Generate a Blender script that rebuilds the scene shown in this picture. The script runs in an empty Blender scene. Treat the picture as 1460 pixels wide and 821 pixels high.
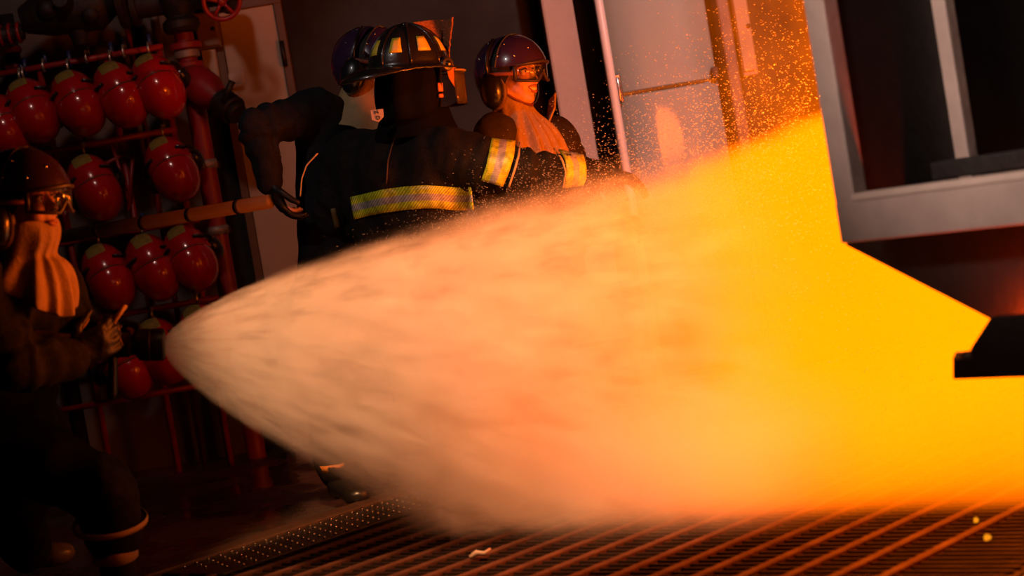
import bpy, bmesh, math, random
from mathutils import Vector, Matrix, noise
from mathutils.bvhtree import BVHTree
random.seed(7)
SC = bpy.context.scene
COL = SC.collection
R = math.radians

# ------------------------------------------------------------------ camera
FPX = 1460 * 70 / 36.0
ROLL, PITCH, CAMH = R(9.5), math.atan(130 / FPX), 1.0
CO = Vector((0, 0, CAMH))
F = Vector((0, math.cos(PITCH), -math.sin(PITCH)))
ZP = Vector((0, math.sin(PITCH), math.cos(PITCH)))
XP = Vector((1, 0, 0))
CX = math.cos(ROLL) * XP - math.sin(ROLL) * ZP
CY = math.sin(ROLL) * XP + math.cos(ROLL) * ZP
cam_d = bpy.data.cameras.new('camera'); cam = bpy.data.objects.new('camera', cam_d); COL.objects.link(cam)
cam_d.lens = 70; cam_d.sensor_width = 36; cam_d.clip_start = .05; cam_d.clip_end = 100
m = Matrix.Identity(4)
for i in range(3):
    m[i][0] = CX[i]; m[i][1] = CY[i]; m[i][2] = -F[i]; m[i][3] = CO[i]
cam.matrix_world = m
cam_d.dof.use_dof = True; cam_d.dof.focus_distance = 7.15; cam_d.dof.aperture_fstop = 2.8
SC.camera = cam

def ray(px, py):
    return F + CX * ((px - 730) / FPX) + CY * ((410.5 - py) / FPX)
def at(px, py, Y):
    """the point of the place seen at a picture position, on the plane y = Y"""
    d = ray(px, py)
    return CO + d * (Y / d.y)
def on_plane(px, py, p0, n):
    d = ray(px, py)
    return CO + d * ((p0 - CO).dot(n) / d.dot(n))
def ground(px, py, z=0.0):
    d = ray(px, py)
    return CO + d * ((z - CAMH) / d.z)

# ------------------------------------------------------------------ materials
def new_mat(name):
    mt = bpy.data.materials.new(name); mt.use_nodes = True
    nt = mt.node_tree
    for n in list(nt.nodes): nt.nodes.remove(n)
    out = nt.nodes.new('ShaderNodeOutputMaterial')
    return mt, nt, out
class NB:
    """a little node expression builder"""
    def __init__(s, nt): s.nt = nt
    def put(s, inp, v):
        if isinstance(v, bpy.types.NodeSocket): s.nt.links.new(v, inp)
        else: inp.default_value = v
    def math(s, op, a, b=None, c=None, clamp=False):
        n = s.nt.nodes.new('ShaderNodeMath'); n.operation = op; n.use_clamp = clamp
        s.put(n.inputs[0], a)
        if b is not None: s.put(n.inputs[1], b)
        if c is not None: s.put(n.inputs[2], c)
        return n.outputs[0]
    def smooth(s, x, lo, hi, a=0.0, b=1.0):
        n = s.nt.nodes.new('ShaderNodeMapRange'); n.interpolation_type = 'SMOOTHSTEP'
        s.put(n.inputs[0], x); s.put(n.inputs[1], lo); s.put(n.inputs[2], hi); s.put(n.inputs[3], a); s.put(n.inputs[4], b)
        return n.outputs[0]
    def noise(s, vec, scale, detail=2, rough=.5):
        n = s.nt.nodes.new('ShaderNodeTexNoise'); s.put(n.inputs['Scale'], scale)
        n.inputs['Detail'].default_value = detail; n.inputs['Roughness'].default_value = rough
        if vec is not None: s.nt.links.new(vec, n.inputs['Vector'])
        return n.outputs['Fac']
    def sep(s, v):
        n = s.nt.nodes.new('ShaderNodeSeparateXYZ'); s.nt.links.new(v, n.inputs[0]); return n.outputs
    def comb(s, x, y, z):
        n = s.nt.nodes.new('ShaderNodeCombineXYZ')
        for i, q in enumerate((x, y, z)): s.put(n.inputs[i], q)
        return n.outputs[0]
    def coord(s, which='Object'):
        return s.nt.nodes.new('ShaderNodeTexCoord').outputs[which]
    def mix(s, f, a, b):
        n = s.nt.nodes.new('ShaderNodeMix'); n.data_type = 'RGBA'
        s.put(n.inputs[0], f); s.put(n.inputs[6], a); s.put(n.inputs[7], b)
        return n.outputs[2]
def c4(c): return (c[0], c[1], c[2], 1.0)
MATS = {}
def pbr(name, col, rough=.5, metal=0.0, var=.15, vscale=12, bump=0.0, bscale=60, col2=None, coat=0.0, spec=.5, sheen=0.0, thresh=None, trans=0.0, alpha=1.0):
    if name in MATS: return MATS[name]
    mt, nt, out = new_mat(name); b = NB(nt)
    p = nt.nodes.new('ShaderNodeBsdfPrincipled')
    nt.links.new(p.outputs[0], out.inputs[0])
    co = b.coord()
    f = b.noise(co, vscale, 5, .6)
    if thresh: f = b.smooth(f, thresh[0], thresh[1])
    c2 = col2 if col2 else tuple(x * (1 - var * 2) for x in col)
    nt.links.new(b.mix(f, c4(c2), c4(col if col2 else tuple(min(1, x * (1 + var)) for x in col))), p.inputs['Base Color'])
    b.put(p.inputs['Roughness'], b.smooth(f, .2, .8, min(1, rough * 1.15), rough * .85))
    p.inputs['Metallic'].default_value = metal
    p.inputs['Specular IOR Level'].default_value = spec
    p.inputs['Coat Weight'].default_value = coat; p.inputs['Coat Roughness'].default_value = .06
    p.inputs['Sheen Weight'].default_value = sheen
    p.inputs['Transmission Weight'].default_value = trans
    p.inputs['Alpha'].default_value = alpha
    if bump:
        bn = nt.nodes.new('ShaderNodeBump'); bn.inputs['Strength'].default_value = bump; bn.inputs['Distance'].default_value = .01
        nt.links.new(b.noise(co, bscale, 4, .6), bn.inputs['Height']); nt.links.new(bn.outputs[0], p.inputs['Normal'])
    MATS[name] = mt
    return mt

# ------------------------------------------------------------------ objects
def link(o, parent=None, mat=None):
    COL.objects.link(o)
    if mat is not None and o.type == 'MESH':
        o.data.materials.clear(); o.data.materials.append(mat)
    if parent is not None:
        o.parent = parent
        o.matrix_parent_inverse = world_of(parent).inverted()
    return o
def world_of(o):
    mw = Matrix.LocRotScale(o.location, o.rotation_euler if o.rotation_mode != 'QUATERNION' else o.rotation_quaternion, o.scale)
    if o.parent is not None: mw = world_of(o.parent) @ o.matrix_parent_inverse @ mw
    return mw
def tag(o, label=None, cat=None, group=None, kind=None):
    if label: o['label'] = label
    if cat: o['category'] = cat
    if group: o['group'] = group
    if kind: o['kind'] = kind
    return o
def empty(name, loc, label=None, cat=None, group=None):
    o = bpy.data.objects.new(name, None); o.location = loc; COL.objects.link(o); o.empty_display_size = .1
    return tag(o, label, cat, group)
def mesh_obj(name, bm, mat, parent=None, smooth=True, bevel=0.0):
    me = bpy.data.meshes.new(name); bm.normal_update(); bm.to_mesh(me); bm.free()
    if smooth:
        for p in me.polygons: p.use_smooth = True
    o = bpy.data.objects.new(name, me)
    link(o, parent, mat)
    if bevel:
        md = o.modifiers.new('bevel', 'BEVEL'); md.width = bevel; md.segments = 2; md.limit_method = 'ANGLE'; md.angle_limit = R(40)
        if smooth: shade_auto(me)
    return o
def shade_auto(me, ang=35):
    bm = bmesh.new(); bm.from_mesh(me)
    for e in bm.edges:
        if len(e.link_faces) == 2 and e.calc_face_angle(0) > R(ang): e.smooth = False
    bm.to_mesh(me); bm.free()

def basis(z, x=None):
    z = z.normalized()
    t = x if x is not None else (Vector((0, 0, 1)) if abs(z.z) < .9 else Vector((1, 0, 0)))
    x = (t - z * t.dot(z)).normalized(); y = z.cross(x)
    return Matrix((x, y, z)).transposed()
def b_box(bm, c, size, rot=None):
    c = Vector(c); rot = rot or Matrix.Identity(3)
    vs = [bm.verts.new(c + rot @ Vector((sx * size[0] / 2, sy * size[1] / 2, sz * size[2] / 2))) for sx in (-1, 1) for sy in (-1, 1) for sz in (-1, 1)]
    for f in ((0, 1, 3, 2), (4, 6, 7, 5), (0, 4, 5, 1), (2, 3, 7, 6), (0, 2, 6, 4), (1, 5, 7, 3)): bm.faces.new([vs[i] for i in f])
    return vs
def b_prism(bm, pts, off):
    """polygon pts extruded by the vector off"""
    a = [bm.verts.new(p) for p in pts]; b = [bm.verts.new(Vector(p) + off) for p in pts]
    n = len(a)
    bm.faces.new(a); bm.faces.new(b[::-1])
    for i in range(n): bm.faces.new((a[i], b[i], b[(i + 1) % n], a[(i + 1) % n]))
    bmesh.ops.recalc_face_normals(bm, faces=bm.faces[:])
def b_tube(bm, pts, rad, seg=12, closed=False, caps=True, flat=None):
    pts = [Vector(p) for p in pts]; n = len(pts)
    rads = rad if isinstance(rad, (list, tuple)) else [rad] * n
    rings = []; up = None
    for i in range(n):
        a = pts[i - 1] if (i > 0 or closed) else pts[i]
        c = pts[(i + 1) % n] if (i < n - 1 or closed) else pts[i]
        t = (c - a).normalized()
        if up is None: up = basis(t).col[0].copy()
        up = (up - t * up.dot(t)).normalized(); s = t.cross(up)
        rings.append([bm.verts.new(pts[i] + (up * math.cos(2 * math.pi * k / seg) + s * math.sin(2 * math.pi * k / seg) * (flat or 1)) * rads[i]) for k in range(seg)])
    m_ = n if closed else n - 1
    for i in range(m_):
        A, B = rings[i], rings[(i + 1) % n]
        for k in range(seg): bm.faces.new((A[k], A[(k + 1) % seg], B[(k + 1) % seg], B[k]))
    if caps and not closed: bm.faces.new(rings[0][::-1]); bm.faces.new(rings[-1])
def b_lathe(bm, prof, M=None, seg=32, caps=True):
    """prof: list of (r, z) around local z"""
    M = M or Matrix.Identity(4); rings = []
    for r, z in prof:
        rings.append([bm.verts.new(M @ Vector((r * math.cos(2 * math.pi * k / seg), r * math.sin(2 * math.pi * k / seg), z))) for k in range(seg)])
    for A, B in zip(rings, rings[1:]):
        for k in range(seg): bm.faces.new((A[k], A[(k + 1) % seg], B[(k + 1) % seg], B[k]))
    if caps: bm.faces.new(rings[0][::-1]); bm.faces.new(rings[-1])
def b_sphere(bm, c, r, rot=None, u=20, v=12):
    """r a number or three radii"""
    rr = Vector((r, r, r)) if not hasattr(r, '__len__') else Vector(r)
    M = Matrix.Translation(Vector(c)) @ (rot.to_4x4() if rot else Matrix.Identity(4)) @ Matrix.Diagonal((*rr, 1))
    bmesh.ops.create_uvsphere(bm, u_segments=u, v_segments=v, radius=1, matrix=M)
def b_cap(bm, p0, p1, r0, r1, seg=18, squash=1.0, sdir=None):
    """tapered round-ended limb, closed; squash flattens it along sdir"""
    p0, p1 = Vector(p0), Vector(p1); ax = p1 - p0; L = ax.length
    B = basis(ax, None if sdir is None else Vector(sdir))
    M = Matrix.Translation(p0) @ B.to_4x4() @ Matrix.Diagonal((squash, 1, 1, 1))
    prof = [(max(1e-4, r0 * math.cos(a)), -r0 * math.sin(a)) for a in [R(89), R(65), R(40), R(20)]]
    prof += [(r0 + (r1 - r0) * t, L * t) for t in (0, .33, .66, 1)]
    prof += [(max(1e-4, r1 * math.cos(a)), L + r1 * math.sin(a)) for a in [R(20), R(40), R(65), R(89)]]
    b_lathe(bm, prof, M, seg)
def bake(name, bm, vox, smooth=6, fold=0.0, fscale=6.0, fold2=0.0, mat=None, parent=None, creases=None):
    """union of closed pieces grown into one continuous skin (voxel remesh), smoothed, with cloth folds"""
    me = bpy.data.meshes.new(name); bmesh.ops.recalc_face_normals(bm, faces=bm.faces[:]); bm.to_mesh(me); bm.free()
    o = bpy.data.objects.new(name + '_tmp', me); COL.objects.link(o)
    md = o.modifiers.new('r', 'REMESH'); md.mode = 'VOXEL'; md.voxel_size = vox; md.adaptivity = 0
    if smooth:
        ms = o.modifiers.new('s', 'SMOOTH'); ms.factor = .5; ms.iterations = smooth
    dg = bpy.context.evaluated_depsgraph_get(); dg.update()
    out = bpy.data.meshes.new_from_object(o.evaluated_get(dg))
    bpy.data.objects.remove(o); bpy.data.meshes.remove(me)
    out.name = name
    if fold or fold2 or creases:
        for v, n in [(v, v.normal.copy()) for v in out.vertices]:
            p = v.co; d = 0
            if fold:
                q = p * fscale; w = noise.noise_vector(q * .6) * .9
                a = noise.noise(Vector((q.x, q.y, q.z * .45)) + w)
                d += fold * (.5 - 2.2 * abs(a)) 
            if fold2: d += fold2 * noise.noise(p * fscale * 3.1)
            if creases: d += creases(p)
            v.co = p + n * d
    for p in out.polygons: p.use_smooth = True
    ob = bpy.data.objects.new(name, out)
    return link(ob, parent, mat)
def bvh_of(o):
    me = o.data; mw = world_of(o)
    return BVHTree.FromPolygons([mw @ v.co for v in me.vertices], [list(p.vertices) for p in me.polygons])
def strip_on(name, bvhs, left, right, n, mat, parent, off=.006, thick=.004, cols=4, label=None):
    """a sewn-on band: the rows between two picture polylines laid on a garment's surface"""
    def lerp_poly(P, t):
        s = t * (len(P) - 1); i = min(int(s), len(P) - 2); f = s - i
        return (P[i][0] * (1 - f) + P[i + 1][0] * f, P[i][1] * (1 - f) + P[i + 1][1] * f)
    bm = bmesh.new(); uv = bm.loops.layers.uv.new('uv'); grid = []; last = None
    for i in range(n + 1):
        a = lerp_poly(left, i / n); b = lerp_poly(right, i / n); row = []
        for j in range(cols + 1):
            t = j / cols; d = ray(a[0] + (b[0] - a[0]) * t, a[1] + (b[1] - a[1]) * t).normalized()
            best = None
            for bv in bvhs:
                h = bv.ray_cast(CO, d)
                if h[0] is not None and (best is None or h[3] < best[3]): best = h
            if best is None:
                p = CO + d * (last if last else 7.0)
            else:
                p = best[0] - d * off; last = (p - CO).length
            row.append(p)
        grid.append(row)
    for _ in range(3):
        g2 = [[q.copy() for q in r] for r in grid]
        for i in range(n + 1):
            for j in range(cols + 1):
                s = Vector(); k = 0
                for di, dj in ((1, 0), (-1, 0), (0, 1), (0, -1)):
                    if 0 <= i + di <= n and 0 <= j + dj <= cols: s += grid[i + di][j + dj]; k += 1
                d = ray_dir = (grid[i][j] - CO).normalized()
                l0 = (grid[i][j] - CO).length; l1 = sum(((grid[i + di][j + dj] - CO).length for di, dj in ((1, 0), (-1, 0), (0, 1), (0, -1)) if 0 <= i + di <= n and 0 <= j + dj <= cols)) / k
                g2[i][j] = CO + d * min(l0 + .004, (l0 + l1) / 2)
        grid = g2
    V = [[bm.verts.new(p) for p in r] for r in grid]
    for i in range(n):
        for j in range(cols):
            f = bm.faces.new((V[i][j], V[i][j + 1], V[i + 1][j + 1], V[i + 1][j]))
            for l, (ii, jj) in zip(f.loops, ((i, j), (i, j + 1), (i + 1, j + 1), (i + 1, j))): l[uv].uv = (ii / n, jj / cols)
    o = mesh_obj(name, bm, mat, parent)
    md = o.modifiers.new('thick', 'SOLIDIFY'); md.thickness = thick; md.offset = 0
    if label: o['label'] = label
    return o
# ------------------------------------------------------------------ world, lights, exposure
SC.view_settings.view_transform = 'Standard'; SC.view_settings.look = 'None'
SC.view_settings.gamma = 1; SC.view_settings.exposure = 0; SC.view_settings.use_curve_mapping = False
w = bpy.data.worlds.new('night'); SC.world = w; w.use_nodes = True
w.node_tree.nodes['Background'].inputs[0].default_value = (.55, .35, .3, 1)
w.node_tree.nodes['Background'].inputs[1].default_value = .004
cy = SC.cycles
cy.use_denoising = True; cy.volume_bounces = 3; cy.max_bounces = 6; cy.transparent_max_bounces = 12
cy.volume_step_rate = 1.0; cy.volume_max_steps = 128; cy.sample_clamp_indirect = 4
cy.caustics_reflective = False; cy.caustics_refractive = False

def lamp(name, kind, loc, power, col, size=.3, target=None, spot=None, blend=.5):
    d = bpy.data.lights.new(name, kind); d.energy = power; d.color = col
    if kind == 'AREA': d.size = size
    else: d.shadow_soft_size = size
    if kind == 'SPOT': d.spot_size = R(spot); d.spot_blend = blend
    o = bpy.data.objects.new(name, d); o.location = loc; COL.objects.link(o)
    if target is not None: o.rotation_euler = (Vector(target) - Vector(loc)).to_track_quat('-Z', 'Y').to_euler()
    return o
HULL_FILL = Vector((0, 0, 0))
FIRE = (1.0, .135, .006)
lamp('fire_light', 'POINT', Vector((1.55, 5.75, .85)), 420, FIRE, .3)
lamp('fire_light_high', 'POINT', Vector((1.0, 6.1, 1.18)), 115, FIRE, .2)
lamp('fire_light_low', 'POINT', Vector((1.05, 6.5, .5)), 60, FIRE, .2)
# work lights outside the frame, with added fill lamps among them
lamp('work_light_right', 'SPOT', (2.6, 3.0, 4.4), 750, (1.0, .82, .78), .2, target=(.55, 9.3, 1.75), spot=19, blend=.5)
lamp('fill_light_frame', 'SPOT', (-1.3, 2.4, 2.5), 620, (1.0, .70, .56), .25, target=(1.25, 4.3, 1.3), spot=24, blend=.5)  # added fill, aimed to brighten the grey mock-up frame
lamp('work_light_high', 'SPOT', (-.35, 3.4, 4.4), 1550, (1.0, .44, .18), .1, target=(.03, 5.95, .62), spot=26, blend=.2)
lamp('work_light_crew', 'SPOT', (-2.0, 4.0, 4.3), 120, (1.0, .86, .80), .07, target=(-.25, 7.3, 1.45), spot=20, blend=.6)
lamp('fill_light_hull', 'POINT', HULL_FILL, 12, (1, .06, .0), .02)  # added red lamp, hidden behind the block to redden the hull plate
lamp('fill_light_rack', 'SPOT', (-1.1, 6.0, 3.4), 60, (1.0, .62, .50), .12, target=(-2.0, 9.2, 1.7), spot=50, blend=.6)  # added fill to brighten the hanging helmets and the wall behind

# ------------------------------------------------------------------ setting
WY = 9.5
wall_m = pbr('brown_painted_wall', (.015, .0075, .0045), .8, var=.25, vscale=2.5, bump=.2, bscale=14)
pale_wall = pbr('pale_grey_wall', (.11, .08, .07), .7, var=.2, vscale=3, bump=.15, bscale=20)
def slab(name, x0, y0, x1, y1, Y, depth, mat, **k):
    """a fronto-parallel slab whose world box spans two picture corners"""
    a, b = at(x0, y0, Y), at(x1, y1, Y)
    bm = bmesh.new(); b_box(bm, ((a.x + b.x) / 2, Y + depth / 2, (a.z + b.z) / 2), (abs(b.x - a.x), depth, abs(b.z - a.z)))
    return mesh_obj(name, bm, mat, smooth=False, **k)
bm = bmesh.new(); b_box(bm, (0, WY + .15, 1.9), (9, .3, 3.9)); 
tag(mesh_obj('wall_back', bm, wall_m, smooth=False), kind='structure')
# pale lining behind the helmet rack
xl, xr = at(0, 100, WY).x - 1.0, at(292, 200, WY).x
bm = bmesh.new(); b_box(bm, ((xl + xr) / 2, WY - .02, 1.9), (xr - xl, .04, 3.9))
tag(mesh_obj('wall_panel', bm, pale_wall, smooth=False), 'pale grey wall lining behind the red helmet rack', 'wall', kind='structure')

# floor: wet dark concrete
mt, nt, out = new_mat('wet_dark_concrete'); b = NB(nt)
p = nt.nodes.new('ShaderNodeBsdfPrincipled'); nt.links.new(p.outputs[0], out.inputs[0]); co = b.coord()
f = b.noise(co, 1.6, 6, .6)
nt.links.new(b.mix(f, (.03, .02, .014, 1), (.085, .055, .038, 1)), p.inputs['Base Color'])
b.put(p.inputs['Roughness'], b.smooth(b.noise(co, 2.3, 3), .42, .6, .12, .5))
bn = nt.nodes.new('ShaderNodeBump'); bn.inputs['Strength'].default_value = .35; bn.inputs['Distance'].default_value = .01
nt.links.new(b.noise(co, 18, 3), bn.inputs['Height']); nt.links.new(bn.outputs[0], p.inputs['Normal'])
floor_m = mt
bm = bmesh.new(); b_box(bm, (0, 5.5, -.1), (12, 12, .2))
tag(mesh_obj('floor', bm, floor_m, smooth=False), kind='structure')

# ------------------------------------------------------------------ doors, pillar, cabinet on the back wall
cream = pbr('cream_painted_steel', (.55, .42, .33), .55, var=.12, vscale=3, bump=.05)
dark_steel = pbr('dark_steel', (.03, .02, .017), .45, metal=.3, var=.3)
def wx(px, py, Y=WY): return at(px, py, Y).x
def wz(px, py, Y=WY): return at(px, py, Y).z
x0, x1 = wx(315, 30), wx(395, 30); zt = wz(350, 14)
bm = bmesh.new(); b_box(bm, ((x0 + x1) / 2, WY - .03, zt / 2), (x1 - x0, .05, zt))
door = tag(mesh_obj('door_1', bm, cream, smooth=False, bevel=.004), kind='structure')
bm = bmesh.new()
for xx in (x0 - .02, x1 + .02): b_box(bm, (xx, WY - .035, zt / 2), (.035, .07, zt))
b_box(bm, ((x0 + x1) / 2, WY - .035, zt + .02), (x1 - x0 + .075, .07, .04))
mesh_obj('door_frame', bm, pbr('brown_frame_paint', (.16, .08, .045), .5), door, smooth=False, bevel=.003)
q = at(337, 111, WY - .06)
bm = bmesh.new(); b_box(bm, q, (.07, .012, .05)); b_tube(bm, [q + Vector((-.03, -.03, -.035)), q + Vector((.03, -.03, -.035))], .008)
b_tube(bm, [q + Vector((0, 0, -.035)), q + Vector((0, -.035, -.035))], .01)
mesh_obj('door_handle', bm, pbr('pale_plate', (.6, .5, .45), .4), door, bevel=.002)
bm = bmesh.new()
for z in (.35, 1.15, zt - .3): b_tube(bm, [Vector((x1 + .01, WY - .075, z)), Vector((x1 + .01, WY - .075, z + .12))], .012)
mesh_obj('hinge', bm, dark_steel, door)
# small brown box and pale box on the wall between the riser pipe and the door
pipe_y = WY - .3
def box_thing(name, x0p, y0p, x1p, y1p, Y, depth, mat, label, cat, parts=None):
    a, b_ = at(x0p, y0p, Y), at(x1p, y1p, Y)
    c = Vector(((a.x + b_.x) / 2, Y, (a.z + b_.z) / 2)); w_, h_ = abs(b_.x - a.x), abs(a.z - b_.z)
    e = empty(name, (c.x, WY, c.z - h_ / 2), label, cat)
    bm = bmesh.new(); b_box(bm, (c.x, Y + depth / 2, c.z), (w_, depth, h_)); mesh_obj('casing', bm, mat, e, smooth=False, bevel=.006)
    bm = bmesh.new(); b_box(bm, (c.x, Y - .006, c.z), (w_ * .88, .012, h_ * .9)); mesh_obj('cover', bm, mat, e, smooth=False, bevel=.004)
    bm = bmesh.new(); b_tube(bm, [(c.x + w_ * .3, Y - .02, c.z), (c.x + w_ * .3, Y, c.z)], .01); mesh_obj('latch', bm, dark_steel, e)
    return e
box_thing('junction_box', 274, 20, 316, 66, WY - .12, .12, pbr('ochre_box', (.22, .10, .035), .5), 'ochre brown box on the wall left of the cream door, above the pale box', 'junction box')
box_thing('junction_box', 286, 72, 322, 160, WY - .1, .1, cream, 'pale tan box on the wall beside the cream door, below the ochre box', 'junction box')

# pale concrete pillar
px0, px1 = wx(772, 10, 9.2), wx(818, 10, 9.2)
bm = bmesh.new(); b_box(bm, ((px0 + px1) / 2, 9.33, 1.9), (px1 - px0, .26, 3.8))
tag(mesh_obj('pillar', bm, pbr('pale_concrete', (.45, .36, .32), .7, var=.1, vscale=4, bump=.15, bscale=25), smooth=False, bevel=.012), kind='structure')
tag(bpy.data.objects['pillar'], 'pale concrete pillar left of the white cabinet')

# tall white cabinet with upper and lower door
YC = 9.05
cab_m = pbr('white_enamel', (.32, .38, .36), .36, var=.06, vscale=1.5, coat=.3, bump=.02)
cx0, cx1 = wx(855, 10, YC), wx(1008, 10, YC)
seam = wz(948, 125, YC); ctop = seam + .72; cbot = .06
cabn = empty('tall_cabinet', ((cx0 + cx1) / 2, YC + .3, 0), 'tall white two-door metal cabinet behind the top of the spray', 'cabinet')
bm = bmesh.new(); b_box(bm, ((cx0 + cx1) / 2, YC + .22, (ctop + cbot) / 2), (cx1 - cx0, .34, ctop - cbot)); mesh_obj('body', bm, cab_m, cabn, smooth=False, bevel=.012)
for sx in (-1, 1):
    for y in (YC + .1, YC + .34):
        bm = bmesh.new(); b_tube(bm, [((cx0 + cx1) / 2 + sx * (cx1 - cx0) * .42, y, 0), ((cx0 + cx1) / 2 + sx * (cx1 - cx0) * .42, y, cbot)], .02); mesh_obj('foot', bm, dark_steel, cabn)
for z0, z1, hz in ((cbot + .02, seam - .008, seam - .11), (seam + .008, ctop - .01, seam + .02)):
    # curved door front
    bm = bmesh.new(); n = 14; ring = []
    for i in range(n + 1):
        t = i / n; x = cx0 + .004 + (cx1 - cx0 - .008) * t; y = YC + .05 - .055 * (1 - (2 * t - 1) ** 4)
        ring.append((x, y))
    pts = [Vector((x, y, z0)) for x, y in ring] + [Vector((cx1 - .004, YC + .06, z0)), Vector((cx0 + .004, YC + .06, z0))]
    b_prism(bm, pts, Vector((0, 0, z1 - z0)))
    d = mesh_obj('door', bm, cab_m, cabn, bevel=.006)
bm = bmesh.new(); hx = wx(877, 118, YC)
b_box(bm, (hx + .01, YC - .01, seam + .03), (.035, .03, .13)); b_tube(bm, [(hx + .01, YC - .035, seam - .03), (hx + .01, YC - .045, seam + .03), (hx + .01, YC - .03, seam + .08)], .01)
mesh_obj('handle', bm, pbr('chrome', (.6, .5, .45), .25, metal=.9), cabn, bevel=.006)
bm = bmesh.new(); b_box(bm, (cx1 - .01, YC + .02, seam + .03), (.03, .06, .05)); mesh_obj('hinge', bm, dark_steel, cabn, bevel=.004)
# added white strip: the cabinet's lit left edge put into its colour
zc = wz(860, 60, 8.95)
a = at(855, 10, 8.98); bm = bmesh.new(); b_tube(bm, [(a.x + .0, 8.98, 0), (a.x, 8.98, 2.9)], .02, 16)
cd = mesh_obj('lit_edge_strip', bm, pbr('lit_edge_white', (.85, .78, .76), .35, var=.05)); tag(cd, 'thin white vertical pipe at the left edge of the white cabinet', 'pipe')
# brown post and olive box right of the cabinet, red wall beyond
bm = bmesh.new(); a = wx(1022, 10, 9.2); b_ = wx(1040, 10, 9.2); b_box(bm, ((a + b_) / 2, 9.3, 1.5), (b_ - a, .2, 3)); 
po = mesh_obj('steel_post', bm, pbr('brown_steel', (.2, .12, .09), .5), smooth=False, bevel=.01); tag(po, 'brown steel post between the white cabinet and the beige box', 'post')
box_thing('wall_cabinet', 1038, -30, 1082, 106, 9.15, .2, pbr('beige_box', (.4, .25, .15), .5), 'narrow beige wall cabinet right of the white cabinet, under the fire glow', 'cabinet')
# ------------------------------------------------------------------ fire and water
# spray cone: origin at the nozzle mouth, local x along the jet
S0, S1 = at(236, 491, 5.65), at(1040, 566, 6.35)
ax = (S1 - S0).normalized()
Bm = basis(ax, Vector((0, 0, 1)))          # columns: up, side, axis
SPM = Matrix.Translation(S0) @ Matrix((Bm.col[2], Bm.col[0], Bm.col[1])).transposed().to_4x4()
def sprad(d): return .022 + .50 * max(d, 0) ** .72
def spray_material():
    mt, nt, out = new_mat('water_spray'); b = NB(nt)
    co = b.coord(); x, y, z = b.sep(co)
    r = b.math('SQRT', b.math('ADD', b.math('MULTIPLY', y, y), b.math('MULTIPLY', z, z)))
    d = b.math('MAXIMUM', x, .003)
    Rr = b.math('ADD', b.math('MULTIPLY', b.math('POWER', d, .72), .50), .022)
    # it splashes wider underneath once it nears the deck, and lifts a little on top
    dn_ = b.math('MULTIPLY', b.smooth(b.math('DIVIDE', y, Rr), -.9, .1, .34, 0), b.smooth(d, .5, 1.5))
    up_ = b.math('MULTIPLY', b.smooth(b.math('DIVIDE', y, Rr), .2, .9, 0, .10), b.smooth(d, .4, 1.3))
    q = b.math('DIVIDE', r, b.math('MULTIPLY', Rr, b.math('ADD', b.math('ADD', dn_, up_), 1.0)))
    # radial streaks: noise over direction, stretched along the jet
    vec = b.comb(b.math('MULTIPLY', b.math('POWER', d, .5), 1.3), b.math('DIVIDE', y, Rr), b.math('DIVIDE', z, Rr))
    n1 = b.noise(vec, 7.5, 5, .68); 
    vec2 = b.comb(b.math('MULTIPLY', d, 2.0), b.math('DIVIDE', y, Rr), b.math('DIVIDE', z, Rr))
    n2 = b.noise(vec2, 2.6, 3, .55)
    st = b.math('MULTIPLY', b.smooth(n1, .40, .61, .12, 2.3), b.smooth(n2, .32, .68, .45, 1.6))
    qe = b.math('ADD', q, b.math('MULTIPLY', b.math('SUBTRACT', n1, .5), .5))
    edge = b.smooth(qe, 1.02, b.smooth(d, 0, 1.2, .97, .72))
    amp = b.math('DIVIDE', 1.9, b.math('ADD', Rr, .02))
    fade = b.smooth(x, .85, 1.95, 1.0, .0)
    den = b.math('MULTIPLY', b.math('MULTIPLY', b.math('MULTIPLY', edge, amp), fade), st)
    v = nt.nodes.new('ShaderNodeVolumeScatter'); v.inputs['Color'].default_value = (.985, .955, .91, 1)
    v.inputs['Anisotropy'].default_value = .0
    nt.links.new(den, v.inputs['Density']); nt.links.new(v.outputs[0], out.inputs['Volume'])
    return mt
bm = bmesh.new(); prof = []
for i in range(26):
    d = 2.35 * (i / 25) ** 1.6; prof.append((sprad(d) * (1.22 + .25 * min(1, d / 1.5)) + .004, d))
L = SPM @ Matrix(((0, 0, 1, 0), (1, 0, 0, 0), (0, 1, 0, 0), (0, 0, 0, 1)))
b_lathe(bm, [(r_, z_) for r_, z_ in prof], L, 48)
bmesh.ops.bisect_plane(bm, geom=bm.verts[:] + bm.edges[:] + bm.faces[:], plane_co=(0, 0, .035), plane_no=(0, 0, -1), clear_outer=True)
bmesh.ops.holes_fill(bm, edges=[e for e in bm.edges if e.is_boundary])
bmesh.ops.recalc_face_normals(bm, faces=bm.faces[:])
inv = SPM.inverted()
for v_ in bm.verts: v_.co = inv @ v_.co
me = bpy.data.meshes.new('water_spray'); bm.to_mesh(me); bm.free()
spray = bpy.data.objects.new('water_spray', me); link(spray, None, spray_material()); spray.matrix_world = SPM
tag(spray, 'wide fan of fine water spray from the hose nozzle into the fire', 'water spray', kind='stuff')

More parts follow.
